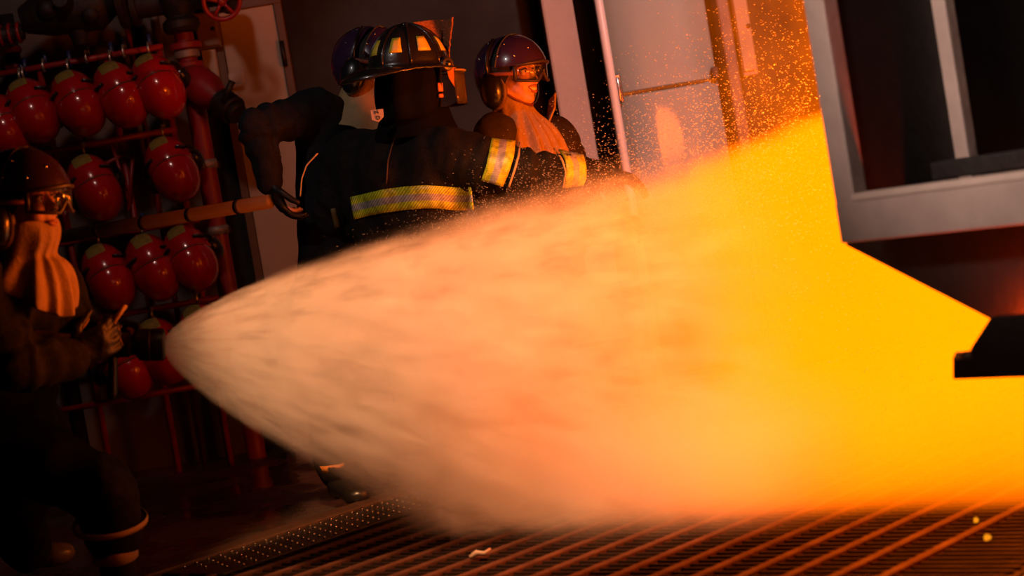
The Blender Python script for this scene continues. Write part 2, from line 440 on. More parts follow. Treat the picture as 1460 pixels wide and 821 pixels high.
def mist_material():
    mt, nt, out = new_mat('ground_mist'); b = NB(nt)
    co = b.coord(); x, y, z = b.sep(co); n = b.noise(co, 5, 3, .6)
    yn = b.math('ADD', b.math('MULTIPLY', x, -.80), b.math('ADD', 5.50, b.math('MULTIPLY', b.math('SUBTRACT', n, .5), .5)))
    den = b.math('MULTIPLY', b.smooth(y, yn, b.math('ADD', yn, .28)), b.smooth(z, .05, .42, 1, 0))
    den = b.math('MULTIPLY', den, b.math('MULTIPLY', b.math('MULTIPLY', b.smooth(x, -.62, .1), b.smooth(x, .3, .95, 1, .06)), b.smooth(n, .3, .7, .5, 1.5)))
    v = nt.nodes.new('ShaderNodeVolumeScatter'); v.inputs['Color'].default_value = (.985, .955, .91, 1)
    nt.links.new(b.math('MULTIPLY', den, 3.0), v.inputs['Density']); nt.links.new(v.outputs[0], out.inputs['Volume'])
    return mt
bm = bmesh.new(); b_prism(bm, [Vector(p) for p in ((-.65, 5.75, .04), (1.7, 3.9, .04), (1.7, 6.6, .04), (-.65, 6.9, .04))], Vector((0, 0, .42)))
gm = mesh_obj('ground_mist', bm, mist_material(), smooth=False); tag(gm, 'low mist rolling over the grating where the spray lands', 'mist', kind='stuff')
def fire_material():
    mt, nt, out = new_mat('flame'); b = NB(nt)
    co = b.coord(); x, y, z = b.sep(co)        # object origin on the floor, axes of the world
    n = b.noise(co, 2.4, 3, .6); n3 = b.noise(co, 7, 3, .6)
    # the top follows the upper edge of the spray
    top = b.math('ADD', b.math('MULTIPLY', x, .23), .83)
    top = b.math('ADD', top, b.math('MULTIPLY', b.math('SUBTRACT', n3, .5), .12))
    h = b.math('SUBTRACT', z, top)
    body = b.smooth(h, -.05, .05, 1.0, 0.0)
    left = b.smooth(b.math('ADD', x, b.math('MULTIPLY', b.math('SUBTRACT', n, .5), .5)), .15, .95)
    near = b.math('MINIMUM', b.smooth(x, .35, 1.35, -.42, -1.05), b.math('MULTIPLY', b.math('ADD', b.math('MULTIPLY', b.math('MAXIMUM', x, 0), .78), .85), b.smooth(z, .10, .34, -1.0, 0)))
    ybell = b.math('MULTIPLY', b.smooth(y, .25, .62, 1.0, 0.0), b.smooth(y, near, b.math('ADD', near, .25)))
    low = b.smooth(z, .02, .5, .85, 1.0)
    core = b.math('MULTIPLY', b.math('MULTIPLY', b.math('MULTIPLY', body, left), ybell), b.math('MULTIPLY', low, b.smooth(n, .3, .7, .8, 1.2)))
    tail = b.math('MULTIPLY', b.math('MULTIPLY', b.smooth(h, 0, 1.1, .064, .009), b.smooth(x, .55, .95)), b.math('MULTIPLY', ybell, b.smooth(n3, .38, .62, .3, 1.6)))
    e = b.math('MULTIPLY', b.math('MAXIMUM', core, tail), 8.6)
    v = nt.nodes.new('ShaderNodeEmission'); v.inputs[0].default_value = (1.0, .145, .0, 1)
    nt.links.new(e, v.inputs[1])
    ab = nt.nodes.new('ShaderNodeVolumeAbsorption'); ab.inputs[0].default_value = (0, 0, 0, 1)
    nt.links.new(b.math('MULTIPLY', core, 2.35), ab.inputs[1])
    ad = nt.nodes.new('ShaderNodeAddShader'); nt.links.new(v.outputs[0], ad.inputs[0]); nt.links.new(ab.outputs[0], ad.inputs[1])
    nt.links.new(ad.outputs[0], out.inputs['Volume'])
    return mt
FO = Vector((0, 6.45, 0))
bm = bmesh.new()
pts = [(-.3, .04), (2.6, .04), (2.6, 2.3), (1.5, 2.3), (.55, 1.8), (.3, 1.2), (-.3, 1.1)]
b_prism(bm, [Vector((x_, -2.2, z_)) for x_, z_ in pts], Vector((0, 2.86, 0)))
me = bpy.data.meshes.new('fire'); bm.to_mesh(me); bm.free()
fire = bpy.data.objects.new('fire', me); link(fire, None, fire_material()); fire.location = FO
tag(fire, 'blazing yellow orange fire at the end of the spray', 'fire', kind='stuff')
# ------------------------------------------------------------------ flight-deck style helmets (two shells, ear cups)
def cut_sphere(c, rad, planes, u=40, v=26):
    bm = bmesh.new(); b_sphere(bm, (0, 0, 0), rad, None, u, v)
    for v_ in bm.verts: v_.co += Vector(c)
    for co_, no_ in planes:      # keeps the side the normal points to
        bmesh.ops.bisect_plane(bm, geom=bm.verts[:] + bm.edges[:] + bm.faces[:], plane_co=co_, plane_no=Vector(no_) * -1, clear_outer=True)
    return bm
def solid(o, t, off=1):
    md = o.modifiers.new('wall', 'SOLIDIFY'); md.thickness = t; md.offset = off; return o
cloth_black = pbr('black_quilted_cloth', (.018, .014, .012), .85, bump=.3, bscale=120)
cup_black = pbr('black_gloss_plastic', (.012, .010, .012), .28, coat=.4, spec=.5)
tape_m = pbr('worn_reflective_tape', (.34, .24, .05), .5, var=.4, vscale=60, bump=.3, bscale=200)
stud_m = pbr('steel_stud', (.8, .75, .7), .2, metal=1)
red_shell = pbr('red_gloss_shell', (.45, .006, .008), .22, coat=.6, var=.12, vscale=5)
purple_shell = pbr('dark_purple_shell', (.045, .016, .05), .25, coat=.6, var=.15, vscale=20)
cush_m = pbr('ear_cushion', (.16, .09, .07), .6)
def make_cranial(parent, shell_m, cups=True, detail=True, tape=True, big=False):
    P_ = []
    def add(name, bm, mat, par=parent, **k):
        # local geometry, parented without inverse
        o = mesh_obj(name, bm, mat, None, **k)
        o.parent = par; P_.append(o); return o
    add('cap', cut_sphere((-.002, 0, 0), (.130, .104, .126), [((0, 0, -.085), (0, 0, 1)), ((.062, 0, -.01), (-1, 0, .75))]), cloth_black)
    fs = solid(add('front_shell', cut_sphere((.058, 0, .030), (.128, .106, .142), [((.016, 0, 0), (1, 0, -.22)), ((0, 0, -.055), (-.1, 0, 1))]) if big else cut_sphere((.004, 0, 0), (.146, .122, .142), [((.018, 0, 0), (1, 0, -.12)), ((0, 0, .022), (.10, 0, 1))]), shell_m), .004, -1)
    bs = solid(add('rear_shell', cut_sphere((-.008, 0, 0), (.142, .108, .138) if big else (.142, .118, .138), [((.012 if big else -.022, 0, 0), (-1, 0, .25)), ((0, 0, -.085), (-.15, 0, 1))]), shell_m), .004, -1)
    if tape and not big:
        t = cut_sphere((.004, 0, 0), (.149, .125, .145), [((0, .033, 0), (0, -1, 0)), ((0, -.033, 0), (0, 1, 0)), ((.052, 0, 0), (-1, 0, 0)), ((.020, 0, 0), (1, 0, -.12)), ((0, 0, 0), (0, 0, 1))])
        tf = add('reflective_tape', t, tape_m)
        t = cut_sphere((-.008, 0, 0), (.1435, .1195, .1395), [((0, .045, 0), (0, -1, 0)), ((0, -.045, 0), (0, 1, 0)), ((-.09, 0, 0), (-1, 0, .3)), ((-.125, 0, 0), (1, 0, .3)), ((0, 0, 0), (0, 0, 1))])
        add('reflective_tape', t, tape_m)
    if big:
        t = cut_sphere((-.008, 0, 0), (.1435, .1095, .1395), [((0, .042, 0), (0, -1, 0)), ((0, -.042, 0), (0, 1, 0)), ((-.088, 0, 0), (-1, 0, .3)), ((-.108, 0, 0), (1, 0, .3)), ((0, 0, 0), (0, 0, 1))]); add('reflective_tape', t, tape_m)
    if detail:
        for (x, y, z) in ((.04, .0, .14), (.045, .08, .1), (.045, -.08, .1), (.09, -.088, .05), (.09, .088, .05), (-.06, -.098, .06), (-.06, .098, .06), (-.06, -.05, .115), (.118, -.035, .075)):
            q = Vector((x - .002, y, z)); k = 1 / math.sqrt((q.x / .147) ** 2 + (q.y / .123) ** 2 + (q.z / .143) ** 2); q *= k
            bm = bmesh.new(); b_sphere(bm, q, .005, u=8, v=6); add('rivet', bm, stud_m, fs if x > 0 else bs)
    # soft rim piping of the front shell
    bm = bmesh.new(); pts = []
    for k in range(25):
        a = math.pi * k / 24; y = .1225 * math.cos(a) * .995; z = .1425 * math.sin(a) * .995
        if big:
            y, z = .107 * math.cos(a), .012 + .143 * math.sin(a) - .055 * (1 - math.sin(a)); x = .016 + .22 * z
            s = math.sqrt(max(0, 1 - ((x - .058) / .128) ** 2)); pts.append((x, y * s, .030 + (z - .012) * s)); continue
        x = .018 + .12 * z * 1.0
        s = math.sqrt(max(0, 1 - ((x - .004) / .146) ** 2)); pts.append((x, y * s, max(.02, z * s)))
    b_tube(bm, pts, .0028, 8); add('rim_piping', bm, pbr('khaki_piping', (.07, .045, .02), .7), fs)
    if cups:
        for s in (-1, 1):
            bm = bmesh.new(); M = Matrix.Translation((-.016, s * .096, -.062)) @ Matrix.Rotation(-s * R(90), 4, 'X')
            M = M @ Matrix.Rotation(R(0), 4, 'Z') @ Matrix.Diagonal((1.0, 1.42, 1.1, 1))
            b_lathe(bm, [(.02, .0), (.047, .002), (.050, .016), (.046, .028), (.034, .040), (.016, .046), (.001, .047)], M, 28)
            cup = add('ear_cup', bm, cup_black)
            bm = bmesh.new(); b_lathe(bm, [(.02, -.018), (.048, -.016), (.053, -.006), (.049, .003), (.02, .004)], M, 28)
            add('cushion', bm, cush_m, cup)
            bm = bmesh.new(); b_tube(bm, [(-.012, s * .118, -.01), (-.014, s * .122, .03), (-.014, s * .108, .075), (-.012, s * .06, .122)], [.006] * 4, 8, flat=2.2)
            add('headband', bm, cup_black)
    return P_
def goggles(parent, lens_m, strap_m, frame_m):
    def add(name, bm, mat, par=parent, **k):
        o = mesh_obj(name, bm, mat, None, **k); o.parent = par; return o
    g = empty('goggles', (0, 0, 0)); g.parent = parent
    N = 24; top = []; bot = []
    for k in range(N + 1):
        a = R(-74) + R(148) * k / N
        x = .060 + .090 * math.cos(a); y = .092 * math.sin(a)
        top.append(Vector((x + .004, y, .020 - .006 * abs(math.sin(a)))))
        nose = max(0, 1 - abs(y) / .026)
        bot.append(Vector((x, y, -.052 + .032 * nose ** .8 + .012 * (abs(y) / .09) ** 3)))
    bm = bmesh.new()
    b_tube(bm, top, .0065, 8, flat=1.5); b_tube(bm, bot, .0055, 8)
    b_tube(bm, [top[0], bot[0]], .008, 8); b_tube(bm, [top[-1], bot[-1]], .008, 8)
    o = add('goggle_frame', bm, frame_m, g)
    bm = bmesh.new()
    A = [bm.verts.new(p) for p in top]; B = [bm.verts.new(p) for p in bot]
    for i in range(N): bm.faces.new((A[i], A[i + 1], B[i + 1], B[i]))
    solid(add('lens', bm, lens_m, g), .0015)
    for s in (-1, 1):
        bm = bmesh.new(); b_tube(bm, [(.082, s * .093, -.014), (.04, s * .112, -.008), (.0, s * .122, -.004), (-.03, s * .122, -.004)], .0075, 8)
        add('strap', bm, strap_m, g)
    bm = bmesh.new(); b_box(bm, (.152, -.018, .016), (.004, .035, .004)); add('glint_bar', bm, pbr('yellow_glint', (.7, .6, .2), .4), g, smooth=False)  # highlight on the goggle rim, put in as a yellow bar
    return g
lens_m = None
def clear_plastic(name, col, opa, rough=.08):
    mt, nt, out = new_mat(name); b = NB(nt)
    t = nt.nodes.new('ShaderNodeBsdfTransparent'); t.inputs[0].default_value = c4(col)
    g = nt.nodes.new('ShaderNodeBsdfGlossy'); g.inputs['Roughness'].default_value = rough; g.inputs['Color'].default_value = (1, 1, 1, 1)
    dd = nt.nodes.new('ShaderNodeBsdfDiffuse'); dd.inputs[0].default_value = (.6, .5, .45, 1)
    fr = nt.nodes.new('ShaderNodeFresnel'); fr.inputs[0].default_value = 1.45
    m1 = nt.nodes.new('ShaderNodeMixShader'); nt.links.new(fr.outputs[0], m1.inputs[0]); nt.links.new(t.outputs[0], m1.inputs[1]); nt.links.new(g.outputs[0], m1.inputs[2])
    m2 = nt.nodes.new('ShaderNodeMixShader'); b.put(m2.inputs[0], b.math('MULTIPLY', b.noise(b.coord(), 60, 3), opa * 2)); nt.links.new(m1.outputs[0], m2.inputs[1]); nt.links.new(dd.outputs[0], m2.inputs[2])
    nt.links.new(m2.outputs[0], out.inputs[0])
    return mt
lens_m = clear_plastic('smoky_lens', (.94, .90, .88), .012)
frame_dark = pbr('goggle_frame_rubber', (.05, .03, .025), .45)
strap_red = pbr('goggle_strap', (.20, .05, .03), .7)

# ------------------------------------------------------------------ the red rack
RY = 9.12
red_paint = pbr('red_rack_paint', (.32, .010, .010), .45, var=.3, vscale=20)
blue_m = pbr('blue_hook_plastic', (.02, .03, .12), .4)
rack = empty('helmet_rack', (wx(150, 300, RY), RY, 0), 'red tubular rack of hooks carrying the hanging red helmets', 'rack')
def rline(name, p, q, r=.014, Y=RY, mat=red_paint):
    bm = bmesh.new(); b_tube(bm, [at(*p, Y), at(*q, Y)], r, 10); return mesh_obj(name, bm, mat, rack)
RAILS = [((-60, 116), (232, 66)), ((-60, 240), (252, 184)), ((-40, 370), (285, 312)), ((60, 468), (312, 424)), ((60, 590), (335, 540))]
for p, q in RAILS: rline('rail', p, q)
def post(xp, y0, dx=0):
    a = at(xp, y0, RY); bm = bmesh.new(); b_tube(bm, [(a.x, RY + .02, a.z), (a.x, RY + .02, 0)], .015, 10); mesh_obj('upright', bm, red_paint, rack)
for xp, yp in ((225, 66), (150, 80), (55, 97), (-55, 115)): post(xp, yp)
for a, b_ in (((160, 205), (185, 292)), ((190, 215), (183, 300)), ((118, 250), (185, 216))):
    rline('brace', a, b_, .009, RY - .03)
BACK = .33
HEL = [  # picture centre of the helmet, tilt, yaw, label
 (-2, 172, 2, 'red helmet cut off by the left picture edge, top row of the rack'),
 (42, 150, -2, 'red helmet second from the left in the top row of the rack'),
 (106, 139, 0, 'red helmet in the middle of the top row, under the brightest hook'),
 (166, 127, 3, 'red helmet second from the right in the top row of the rack'),
 (221, 115, -3, 'red helmet at the right end of the top row, beside the riser pipe'),
 (129, 259, 2, 'red helmet left of the empty loop in the second row'),
 (241, 233, -2, 'red helmet at the right end of the second row, above the brown pole'),
 (150, 386, 0, 'red helmet left of three hanging just under the brown pole'),
 (212, 372, 4, 'middle one of three red helmets under the brown pole'),
 (267, 359, -3, 'right one of three red helmets under the brown pole'),
 (226, 492, 2, 'red helmet behind the nozzle tip, its taped crown showing above the nozzle'),
 (290, 470, -4, 'red helmet half hidden by the upper edge of the spray, bottom row'),
 (172, 512, 6, 'red helmet hanging below the nozzle handle, bottom row'),
]
def hook_at(p, par):
    bm = bmesh.new(); b_tube(bm, [p + Vector((0, .06, .02)), p + Vector((0, .0, .03)), p + Vector((0, -.02, 0)), p + Vector((0, -.005, -.025)), p + Vector((0, .02, -.02))], .006, 8)
    h = mesh_obj('hook', bm, pbr('pale_steel_hook', (.7, .62, .55), .3, metal=.8), par)
    bm = bmesh.new(); b_tube(bm, [p + Vector((0, .06, .0)), p + Vector((0, .06, .075))], .011, 8); o = mesh_obj('hook_cap', bm, blue_m, par)
proto = None
def copy_tree(o, parent=None):
    c = o.copy(); COL.objects.link(c)
    if parent is not None: c.parent = parent; c.matrix_parent_inverse = o.matrix_parent_inverse
    for ch in [x for x in o.children]: copy_tree(ch, c)
    return c
for i, (hx_, hy_, tl, lab) in enumerate(HEL):
    if proto is None:
        e = empty('red_helmet', (0, 0, 0)); make_cranial(e, red_shell, detail=False, big=True); proto = e
        tag(e, lab, 'helmet', 'red helmets on the rack')
    else:
        e = copy_tree(proto); e['label'] = lab
    c = at(hx_ + 4, hy_ + 6, RY - .17)
    e.location = c
    # local forward (+x) hangs down, the crown (+z) faces the camera and a little to the side
    fwd = Vector((.31, -.36 + .02 * tl, -.78)).normalized(); up = Vector((.03 + .03 * tl, -.9, .4)); up = (up - fwd * up.dot(fwd)).normalized()
    e.rotation_euler = Matrix((fwd, up.cross(fwd), up)).transposed().to_euler()
    if i in (0, 8, 10): pass
    hk = at(hx_ - 9, hy_ - 45, RY - .06); hook_at(hk, rack)
for hx_, hy_ in ((62, 82), (123, 70), (176, 62), (28, 95)):
    hook_at(at(hx_, hy_ + 12, RY - .03), rack)
# ------------------------------------------------------------------ pipes and valves
pipe_red = pbr('red_pipe_paint', (.28, .010, .012), .42, var=.3, vscale=8, bump=.1, bscale=30)
iron = pbr('grimy_cast_iron', (.018, .009, .006), .6, var=.4, bump=.4, bscale=50, metal=.2)
dirty_pale = pbr('dirty_pale_metal', (.3, .22, .18), .5, metal=.3)
rs = empty('riser_pipe', (at(290, 330, 9.15).x, 9.15, 0), 'thick red vertical riser pipe with a side outlet, right of the helmet rack', 'pipe')
a = at(262, 52, 9.15); xr_ = a.x
def seg(name, z0, z1, r, mat, x=xr_, y=9.15, par=rs, **k):
    bm = bmesh.new(); b_tube(bm, [(x, y, z0), (x, y, z1)], r, 24); return mesh_obj(name, bm, mat, par, bevel=.004)
zt_ = a.z
seg('pipe', 0, zt_ + .25, .045, pipe_red)
seg('flange', zt_ - .06, zt_ - .03, .075, pipe_red); seg('collar', zt_ - .10, zt_ - .065, .06, dirty_pale); seg('flange', zt_ - .17, zt_ - .12, .068, pipe_red)
# side outlet bulb
p1 = Vector((xr_, 9.12, wz(285, 110, 9.15))); p2 = at(322, 150, 9.0)
bm = bmesh.new(); d = p2 - p1
b_tube(bm, [p1 - d * .1, p1 + d * .15, p1 + d * .5, p1 + d * .8, p2], [.06, .085, .085, .055, .05], 24); mesh_obj('outlet_body', bm, pipe_red, rs)
bm = bmesh.new(); b_tube(bm, [p2 - d * .15, p2 + d * .22], .068, 20); b_tube(bm, [p2 + d * .22, p2 + d * .34], .05, 20); mesh_obj('outlet_cap', bm, iron, rs, bevel=.005)
bm = bmesh.new(); b_tube(bm, [at(318, 145, 8.92), at(331, 116, 8.9)], [.012, .016], 10); mesh_obj('lever', bm, iron, rs)
for zz in (wz(290, 235, 9.15), wz(300, 330, 9.15)):
    bm = bmesh.new(); b_tube(bm, [(xr_, 9.15, zz - .02), (xr_, 9.15, zz + .02)], .052, 24); b_box(bm, (xr_, 9.3, zz), (.05, .3, .03)); mesh_obj('clamp', bm, dirty_pale, rs)
# second thin conduits
for (xp, yp, r_, mt_, lab) in ((236, 120, .02, dirty_pale, 'pale thin pipe just left of the red riser pipe'), (178, 20, .012, pipe_red, 'thin red pipe rising above the top rack rail')):
    a = at(xp, yp, 9.38); bm = bmesh.new(); b_tube(bm, [(a.x, 9.38, 0), (a.x, 9.38, 2.9)], r_, 12)
    tag(mesh_obj('thin_pipe', bm, mt_), lab, 'pipe')
# hand wheel valve at the top
def wheel(parent, c, r, n, mat, face=Vector((0, -1, 0)), t=.011):
    B = basis(face); bm = bmesh.new()
    b_tube(bm, [c + B @ Vector((r * math.cos(2 * math.pi * k / 32), r * math.sin(2 * math.pi * k / 32), 0)) for k in range(32)], t, 10, closed=True)
    wv = mesh_obj('rim', bm, mat, parent)
    bm = bmesh.new(); b_sphere(bm, c, .022)
    for k in range(n):
        a = 2 * math.pi * k / n; b_tube(bm, [c, c + B @ Vector((r * .5 * math.cos(a), r * .5 * math.sin(a), .006)), c + B @ Vector((r * math.cos(a), r * math.sin(a), 0))], t * .75, 8)
    mesh_obj('spokes', bm, mat, parent)
vx = at(316, 2, 8.75)
vv = empty('gate_valve', (vx.x, 9.0, vx.z - .1), 'cast iron valve with a red five-spoke hand wheel at the top picture edge', 'valve')
wheel(vv, vx, .078, 5, pipe_red, Vector((.1, -1, -.25)))
bm = bmesh.new(); b_tube(bm, [vx, vx + Vector((0, .12, .02)), vx + Vector((-.02, .45, .05))], [.014, .03, .06], 16); mesh_obj('stem', bm, iron, vv)
# cast-iron valve cluster above the riser
c0 = at(255, 15, 9.1)
vb = empty('valve_body', (c0.x, 9.1, c0.z), 'dark cast iron valve body on top of the red riser pipe', 'valve')
bm = bmesh.new(); b_lathe(bm, [(.07, -.10), (.085, -.08), (.085, -.05), (.06, -.03), (.095, .04), (.10, .10), (.07, .17), (.07, .19), (.09, .2), (.09, .24)], Matrix.Translation(c0), 24); mesh_obj('body', bm, iron, vb, bevel=.004)
bm = bmesh.new(); b_tube(bm, [c0 + Vector((-.2, 0, .05)), c0 + Vector((.2, 0, .05))], .06, 20); b_tube(bm, [c0 + Vector((-.21, 0, .05)), c0 + Vector((-.18, 0, .05))], .09, 20); b_tube(bm, [c0 + Vector((.18, 0, .05)), c0 + Vector((.21, 0, .05))], .09, 20); mesh_obj('cross_pipe', bm, iron, vb, bevel=.004)
# big valve manifold in the upper left
c0 = at(100, 12, 9.0)
mf = empty('pump_manifold', (c0.x, 9.3, c0.z - .15), 'dark grimy pump manifold with red bands above the helmet rack', 'manifold')
bm = bmesh.new()
b_tube(bm, [c0 + Vector((-.22, 0, -.02)), c0 + Vector((-.1, 0, 0)), c0 + Vector((.12, 0, 0)), c0 + Vector((.2, 0, .02))], [.06, .11, .12, .07], 24)
b_tube(bm, [c0 + Vector((0, 0, 0)), c0 + Vector((0, 0, .3))], .08, 20); b_tube(bm, [c0 + Vector((.02, -.0, -.1)), c0 + Vector((.02, 0, -.17))], [.05, .03], 16)
b_sphere(bm, c0 + Vector((.1, -.08, -.05)), .045); b_sphere(bm, c0 + Vector((-.08, -.1, .0)), .05); b_tube(bm, [c0 + Vector((0, -.06, 0)), c0 + Vector((0, -.2, .02))], [.05, .035], 16)
mesh_obj('casting', bm, iron, mf, bevel=.003)
bm = bmesh.new(); b_tube(bm, [c0 + Vector((.22, 0, .02)), c0 + Vector((.25, 0, .02))], .15, 24); mesh_obj('flange', bm, iron, mf, bevel=.004)
for k, dx in enumerate((-.24, -.28, -.32, -.36)):
    p = c0 + Vector((dx, -.02, -.07)); bm = bmesh.new(); b_tube(bm, [p + Vector((-.006, 0, 0)), p + Vector((.006, 0, 0))], .048, 20); mesh_obj('red_band', bm, pipe_red, mf)
bm = bmesh.new(); p = c0 + Vector((-.22, -.02, -.07)); b_tube(bm, [p, p + Vector((-.3, 0, 0))], .036, 20); mesh_obj('shaft', bm, iron, mf)
a = at(14, 58, 9.2); sh = empty('striped_pipe', (a.x, 9.2, 0), 'dark vertical pipe with red bands in the upper left corner', 'pipe')
bm = bmesh.new(); b_tube(bm, [(a.x, 9.2, 0), (a.x, 9.2, a.z + .12)], .036, 16); mesh_obj('pipe', bm, iron, sh)
for dz in (.03, -.045, -.12):
    bm = bmesh.new(); b_tube(bm, [(a.x, 9.2, a.z + dz - .012), (a.x, 9.2, a.z + dz + .012)], .046, 16); mesh_obj('band', bm, pipe_red, sh)
# the brown pole / barrier bar
pa, pb = at(-40, 359, 8.1), at(385, 287, 7.2)
pl = empty('brown_pole', (pa + pb) / 2, 'long brown pole level with the elbow of the left standing firefighter', 'pole')
bm = bmesh.new(); b_tube(bm, [pa, pb], .026, 16); pole_o = mesh_obj('shaft', bm, pbr('brown_fibreglass', (.22, .13, .055), .5, var=.2, vscale=9), pl)
dv = (pb - pa).normalized()
for t in (.32, .45, .6, .75, .9):
    q = pa.lerp(pb, t); bm = bmesh.new(); b_tube(bm, [q, q + dv * .02], .0268, 16); mesh_obj('grip_band', bm, pbr('dark_brown_tape', (.07, .035, .015), .6), pl)
# ------------------------------------------------------------------ grey steel mock-up structure on the right, nearer than the fire
P0 = at(1200, 345, 4.6); D1 = Vector((.55, -.83, 0)).normalized(); NN = Vector((D1.y, -D1.x, 0)); NN = NN if NN.y < 0 else -NN
BK = -NN                                              # away from the camera
def mp(px, py, back=0.0): return on_plane(px, py, P0 + BK * back, NN)
frame_m = pbr('weathered_grey_steel', (.40, .31, .285), .6, var=.2, vscale=9, bump=.25, bscale=30, metal=0)
soot_m = pbr('sooty_black_steel', (.006, .004, .004), .6, var=.4, bump=.3, bscale=30)
mk = empty('steel_mockup', Vector((P0.x + .3, 4.4, P0.z)), 'weathered grey steel training structure with an open window frame, right side', 'training structure')
def poly(name, pts, back, depth, mat, bevel=.004):
    bm = bmesh.new(); b_prism(bm, [mp(x, y, back) for x, y in pts], BK * depth); return mesh_obj(name, bm, mat, mk, smooth=False, bevel=bevel)
# corner post: vertical edges follow the world vertical, foot at the sill
a0, a1 = mp(1200, 347), mp(1240, 272); w0 = (Vector((a1.x, a1.y, 0)) - Vector((a0.x, a0.y, 0))).length
def vpoly(name, u0, u1, z0, z1, back, depth, mat, bevel=.004):
    base = Vector((a0.x, a0.y, 0)) + BK * back
    pts = [base + D1 * u0 + Vector((0, 0, z0)), base + D1 * u1 + Vector((0, 0, z0)), base + D1 * u1 + Vector((0, 0, z1)), base + D1 * u0 + Vector((0, 0, z1))]
    bm = bmesh.new(); b_prism(bm, pts, BK * depth); return mesh_obj(name, bm, mat, mk, smooth=False, bevel=bevel)
zs0 = a0.z; zs1 = mp(1237, 272).z
vpoly('corner_post', 0, w0 * .55, zs0, 2.3, 0, .045, frame_m)
vpoly('sill_beam', -.0, 1.6, zs0, zs1 - .02, -.002, .05, frame_m)
vpoly('sill_lip', w0 * .5, 1.6, zs1 - .02, zs1 - .002, -.006, .06, pbr('lit_edge_grey', (.5, .4, .36), .5))  # paler than the frame: the sill's lit top edge as colour
# inner post, seen through the opening
i0, i1 = mp(1335, 205, .35), mp(1378, 205, .35)
def upo(p): return (Vector((p.x, p.y, 0)) - (Vector((a0.x, a0.y, 0)) + BK * .35)).dot(D1)
vpoly('inner_post', upo(i0), upo(i1), zs1 - .05, 2.3, .35, .035, frame_m)
j0 = mp(1283, 140, .5); bm = bmesh.new(); b_tube(bm, [Vector((j0.x, j0.y, zs1)), Vector((j0.x, j0.y, 2.2))], .009, 10); mesh_obj('rod', bm, pbr('dull_steel', (.2, .14, .10), .4, metal=.6), mk)
vpoly('inner_rail', w0, 1.6, mp(1300, 262, .2).z, mp(1300, 236, .2).z, .2, .06, soot_m)
# dark lining behind the opening and hull below it
vpoly('back_panel', .01, 2.2, zs0 + .02, 2.4, .75, .04, soot_m)
vpoly('side_panel', .01, w0 * .5, zs0 + .02, 2.4, .046, .66, soot_m)
poly('hull_plate', [(1204, 349), (1411, 455), (1560, 455), (1700, 280), (1460, 290), (1245, 305)], .16, .4, soot_m)
poly('bracket', [(1500, 440), (1560, 440), (1560, 505), (1500, 505)], .06, .12, soot_m)
poly('burner_block', [(1412, 452), (1383, 497), (1383, 506), (1358, 508), (1358, 541), (1620, 532), (1620, 440)], .04, .03, soot_m, .003)
bpy.data.objects['fill_light_hull'].location = mp(1462, 478, .115)
bm = bmesh.new(); q = mp(1366, 508, .05); b_tube(bm, [q, q + D1 * .05], .012, 12); mesh_obj('pipe_stub', bm, pbr('dull_steel', (.2, .14, .10), .4), mk)
# legs that carry it, beyond the frame
for u in (1.15, 1.55):
    b0 = Vector((a0.x, a0.y, 0)) + D1 * u + BK * .1; bm = bmesh.new(); b_box(bm, b0 + Vector((0, 0, zs0 / 2)), (.1, .1, zs0)); mesh_obj('leg', bm, soot_m, mk, smooth=False, bevel=.004)

# ------------------------------------------------------------------ grating deck in the foreground
GD = Vector((.65, .76, 0)).normalized(); GP = Vector((GD.y, -GD.x, 0))
E0 = ground(220, 821); E0.z = 0; E1 = ground(500, 730); E1.z = 0
GD = (E1 - E0).normalized(); GP = Vector((GD.y, -GD.x, 0))
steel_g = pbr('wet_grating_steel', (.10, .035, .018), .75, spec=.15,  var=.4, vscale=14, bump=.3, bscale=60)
gr = empty('deck_grating', E0 + GD * .5 + GP * 1.0, 'wet steel grating of long parallel bars under the spray', 'grating')
def gpt(u, w_, z=0.0): return E0 + GD * u + GP * w_ + Vector((0, 0, z))
RG = Matrix((GD, -GP, Vector((0, 0, 1)))).transposed()
# curb along the edge
bm = bmesh.new(); b_box(bm, gpt(.5, .05, .015), (5.0, .10, .03), RG)
cb = mesh_obj('edge_curb', bm, pbr('rusty_curb', (.07, .033, .017), .5, var=.4, vscale=10, bump=.3), None, smooth=False, bevel=.006); tag(cb, 'low rusty curb strip along the edge of the deck grating', 'curb')
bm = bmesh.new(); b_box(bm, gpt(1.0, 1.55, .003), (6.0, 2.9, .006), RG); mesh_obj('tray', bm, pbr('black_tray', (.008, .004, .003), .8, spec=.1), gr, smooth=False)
k = 0
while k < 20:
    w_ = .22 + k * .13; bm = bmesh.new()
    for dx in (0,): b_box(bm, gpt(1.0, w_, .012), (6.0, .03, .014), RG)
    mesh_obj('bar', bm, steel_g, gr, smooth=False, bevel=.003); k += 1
bm = bmesh.new()
for k in range(150): b_box(bm, gpt(-1.9 + k * .04, 1.55, .009), (.006, 2.86, .008), RG)
tag(mesh_obj('cross_wires', bm, pbr('dark_wire', (.03, .014, .009), .7, spec=.15), gr, smooth=False), kind='stuff')
# punched studs near the curb
bm = bmesh.new()
for i in range(40):
    for j in range(6):
        p = gpt(.02 + i * .05 + (j % 2) * .025, .13 + j * .05, .020)
        b_lathe(bm, [(.0055, 0), (.005, .006), (.003, .008)], Matrix.Translation(p), 7)
tag(mesh_obj('anti_slip_studs', bm, pbr('polished_stud', (.85, .75, .65), .12, metal=1.0), gr), kind='stuff')
bm = bmesh.new(); b_box(bm, gpt(.95, .25, .016), (2.0, .29, .008), RG); mesh_obj('tread_plate', bm, pbr('dark_tread', (.03, .02, .014), .35, metal=.4), gr, smooth=False, bevel=.002)
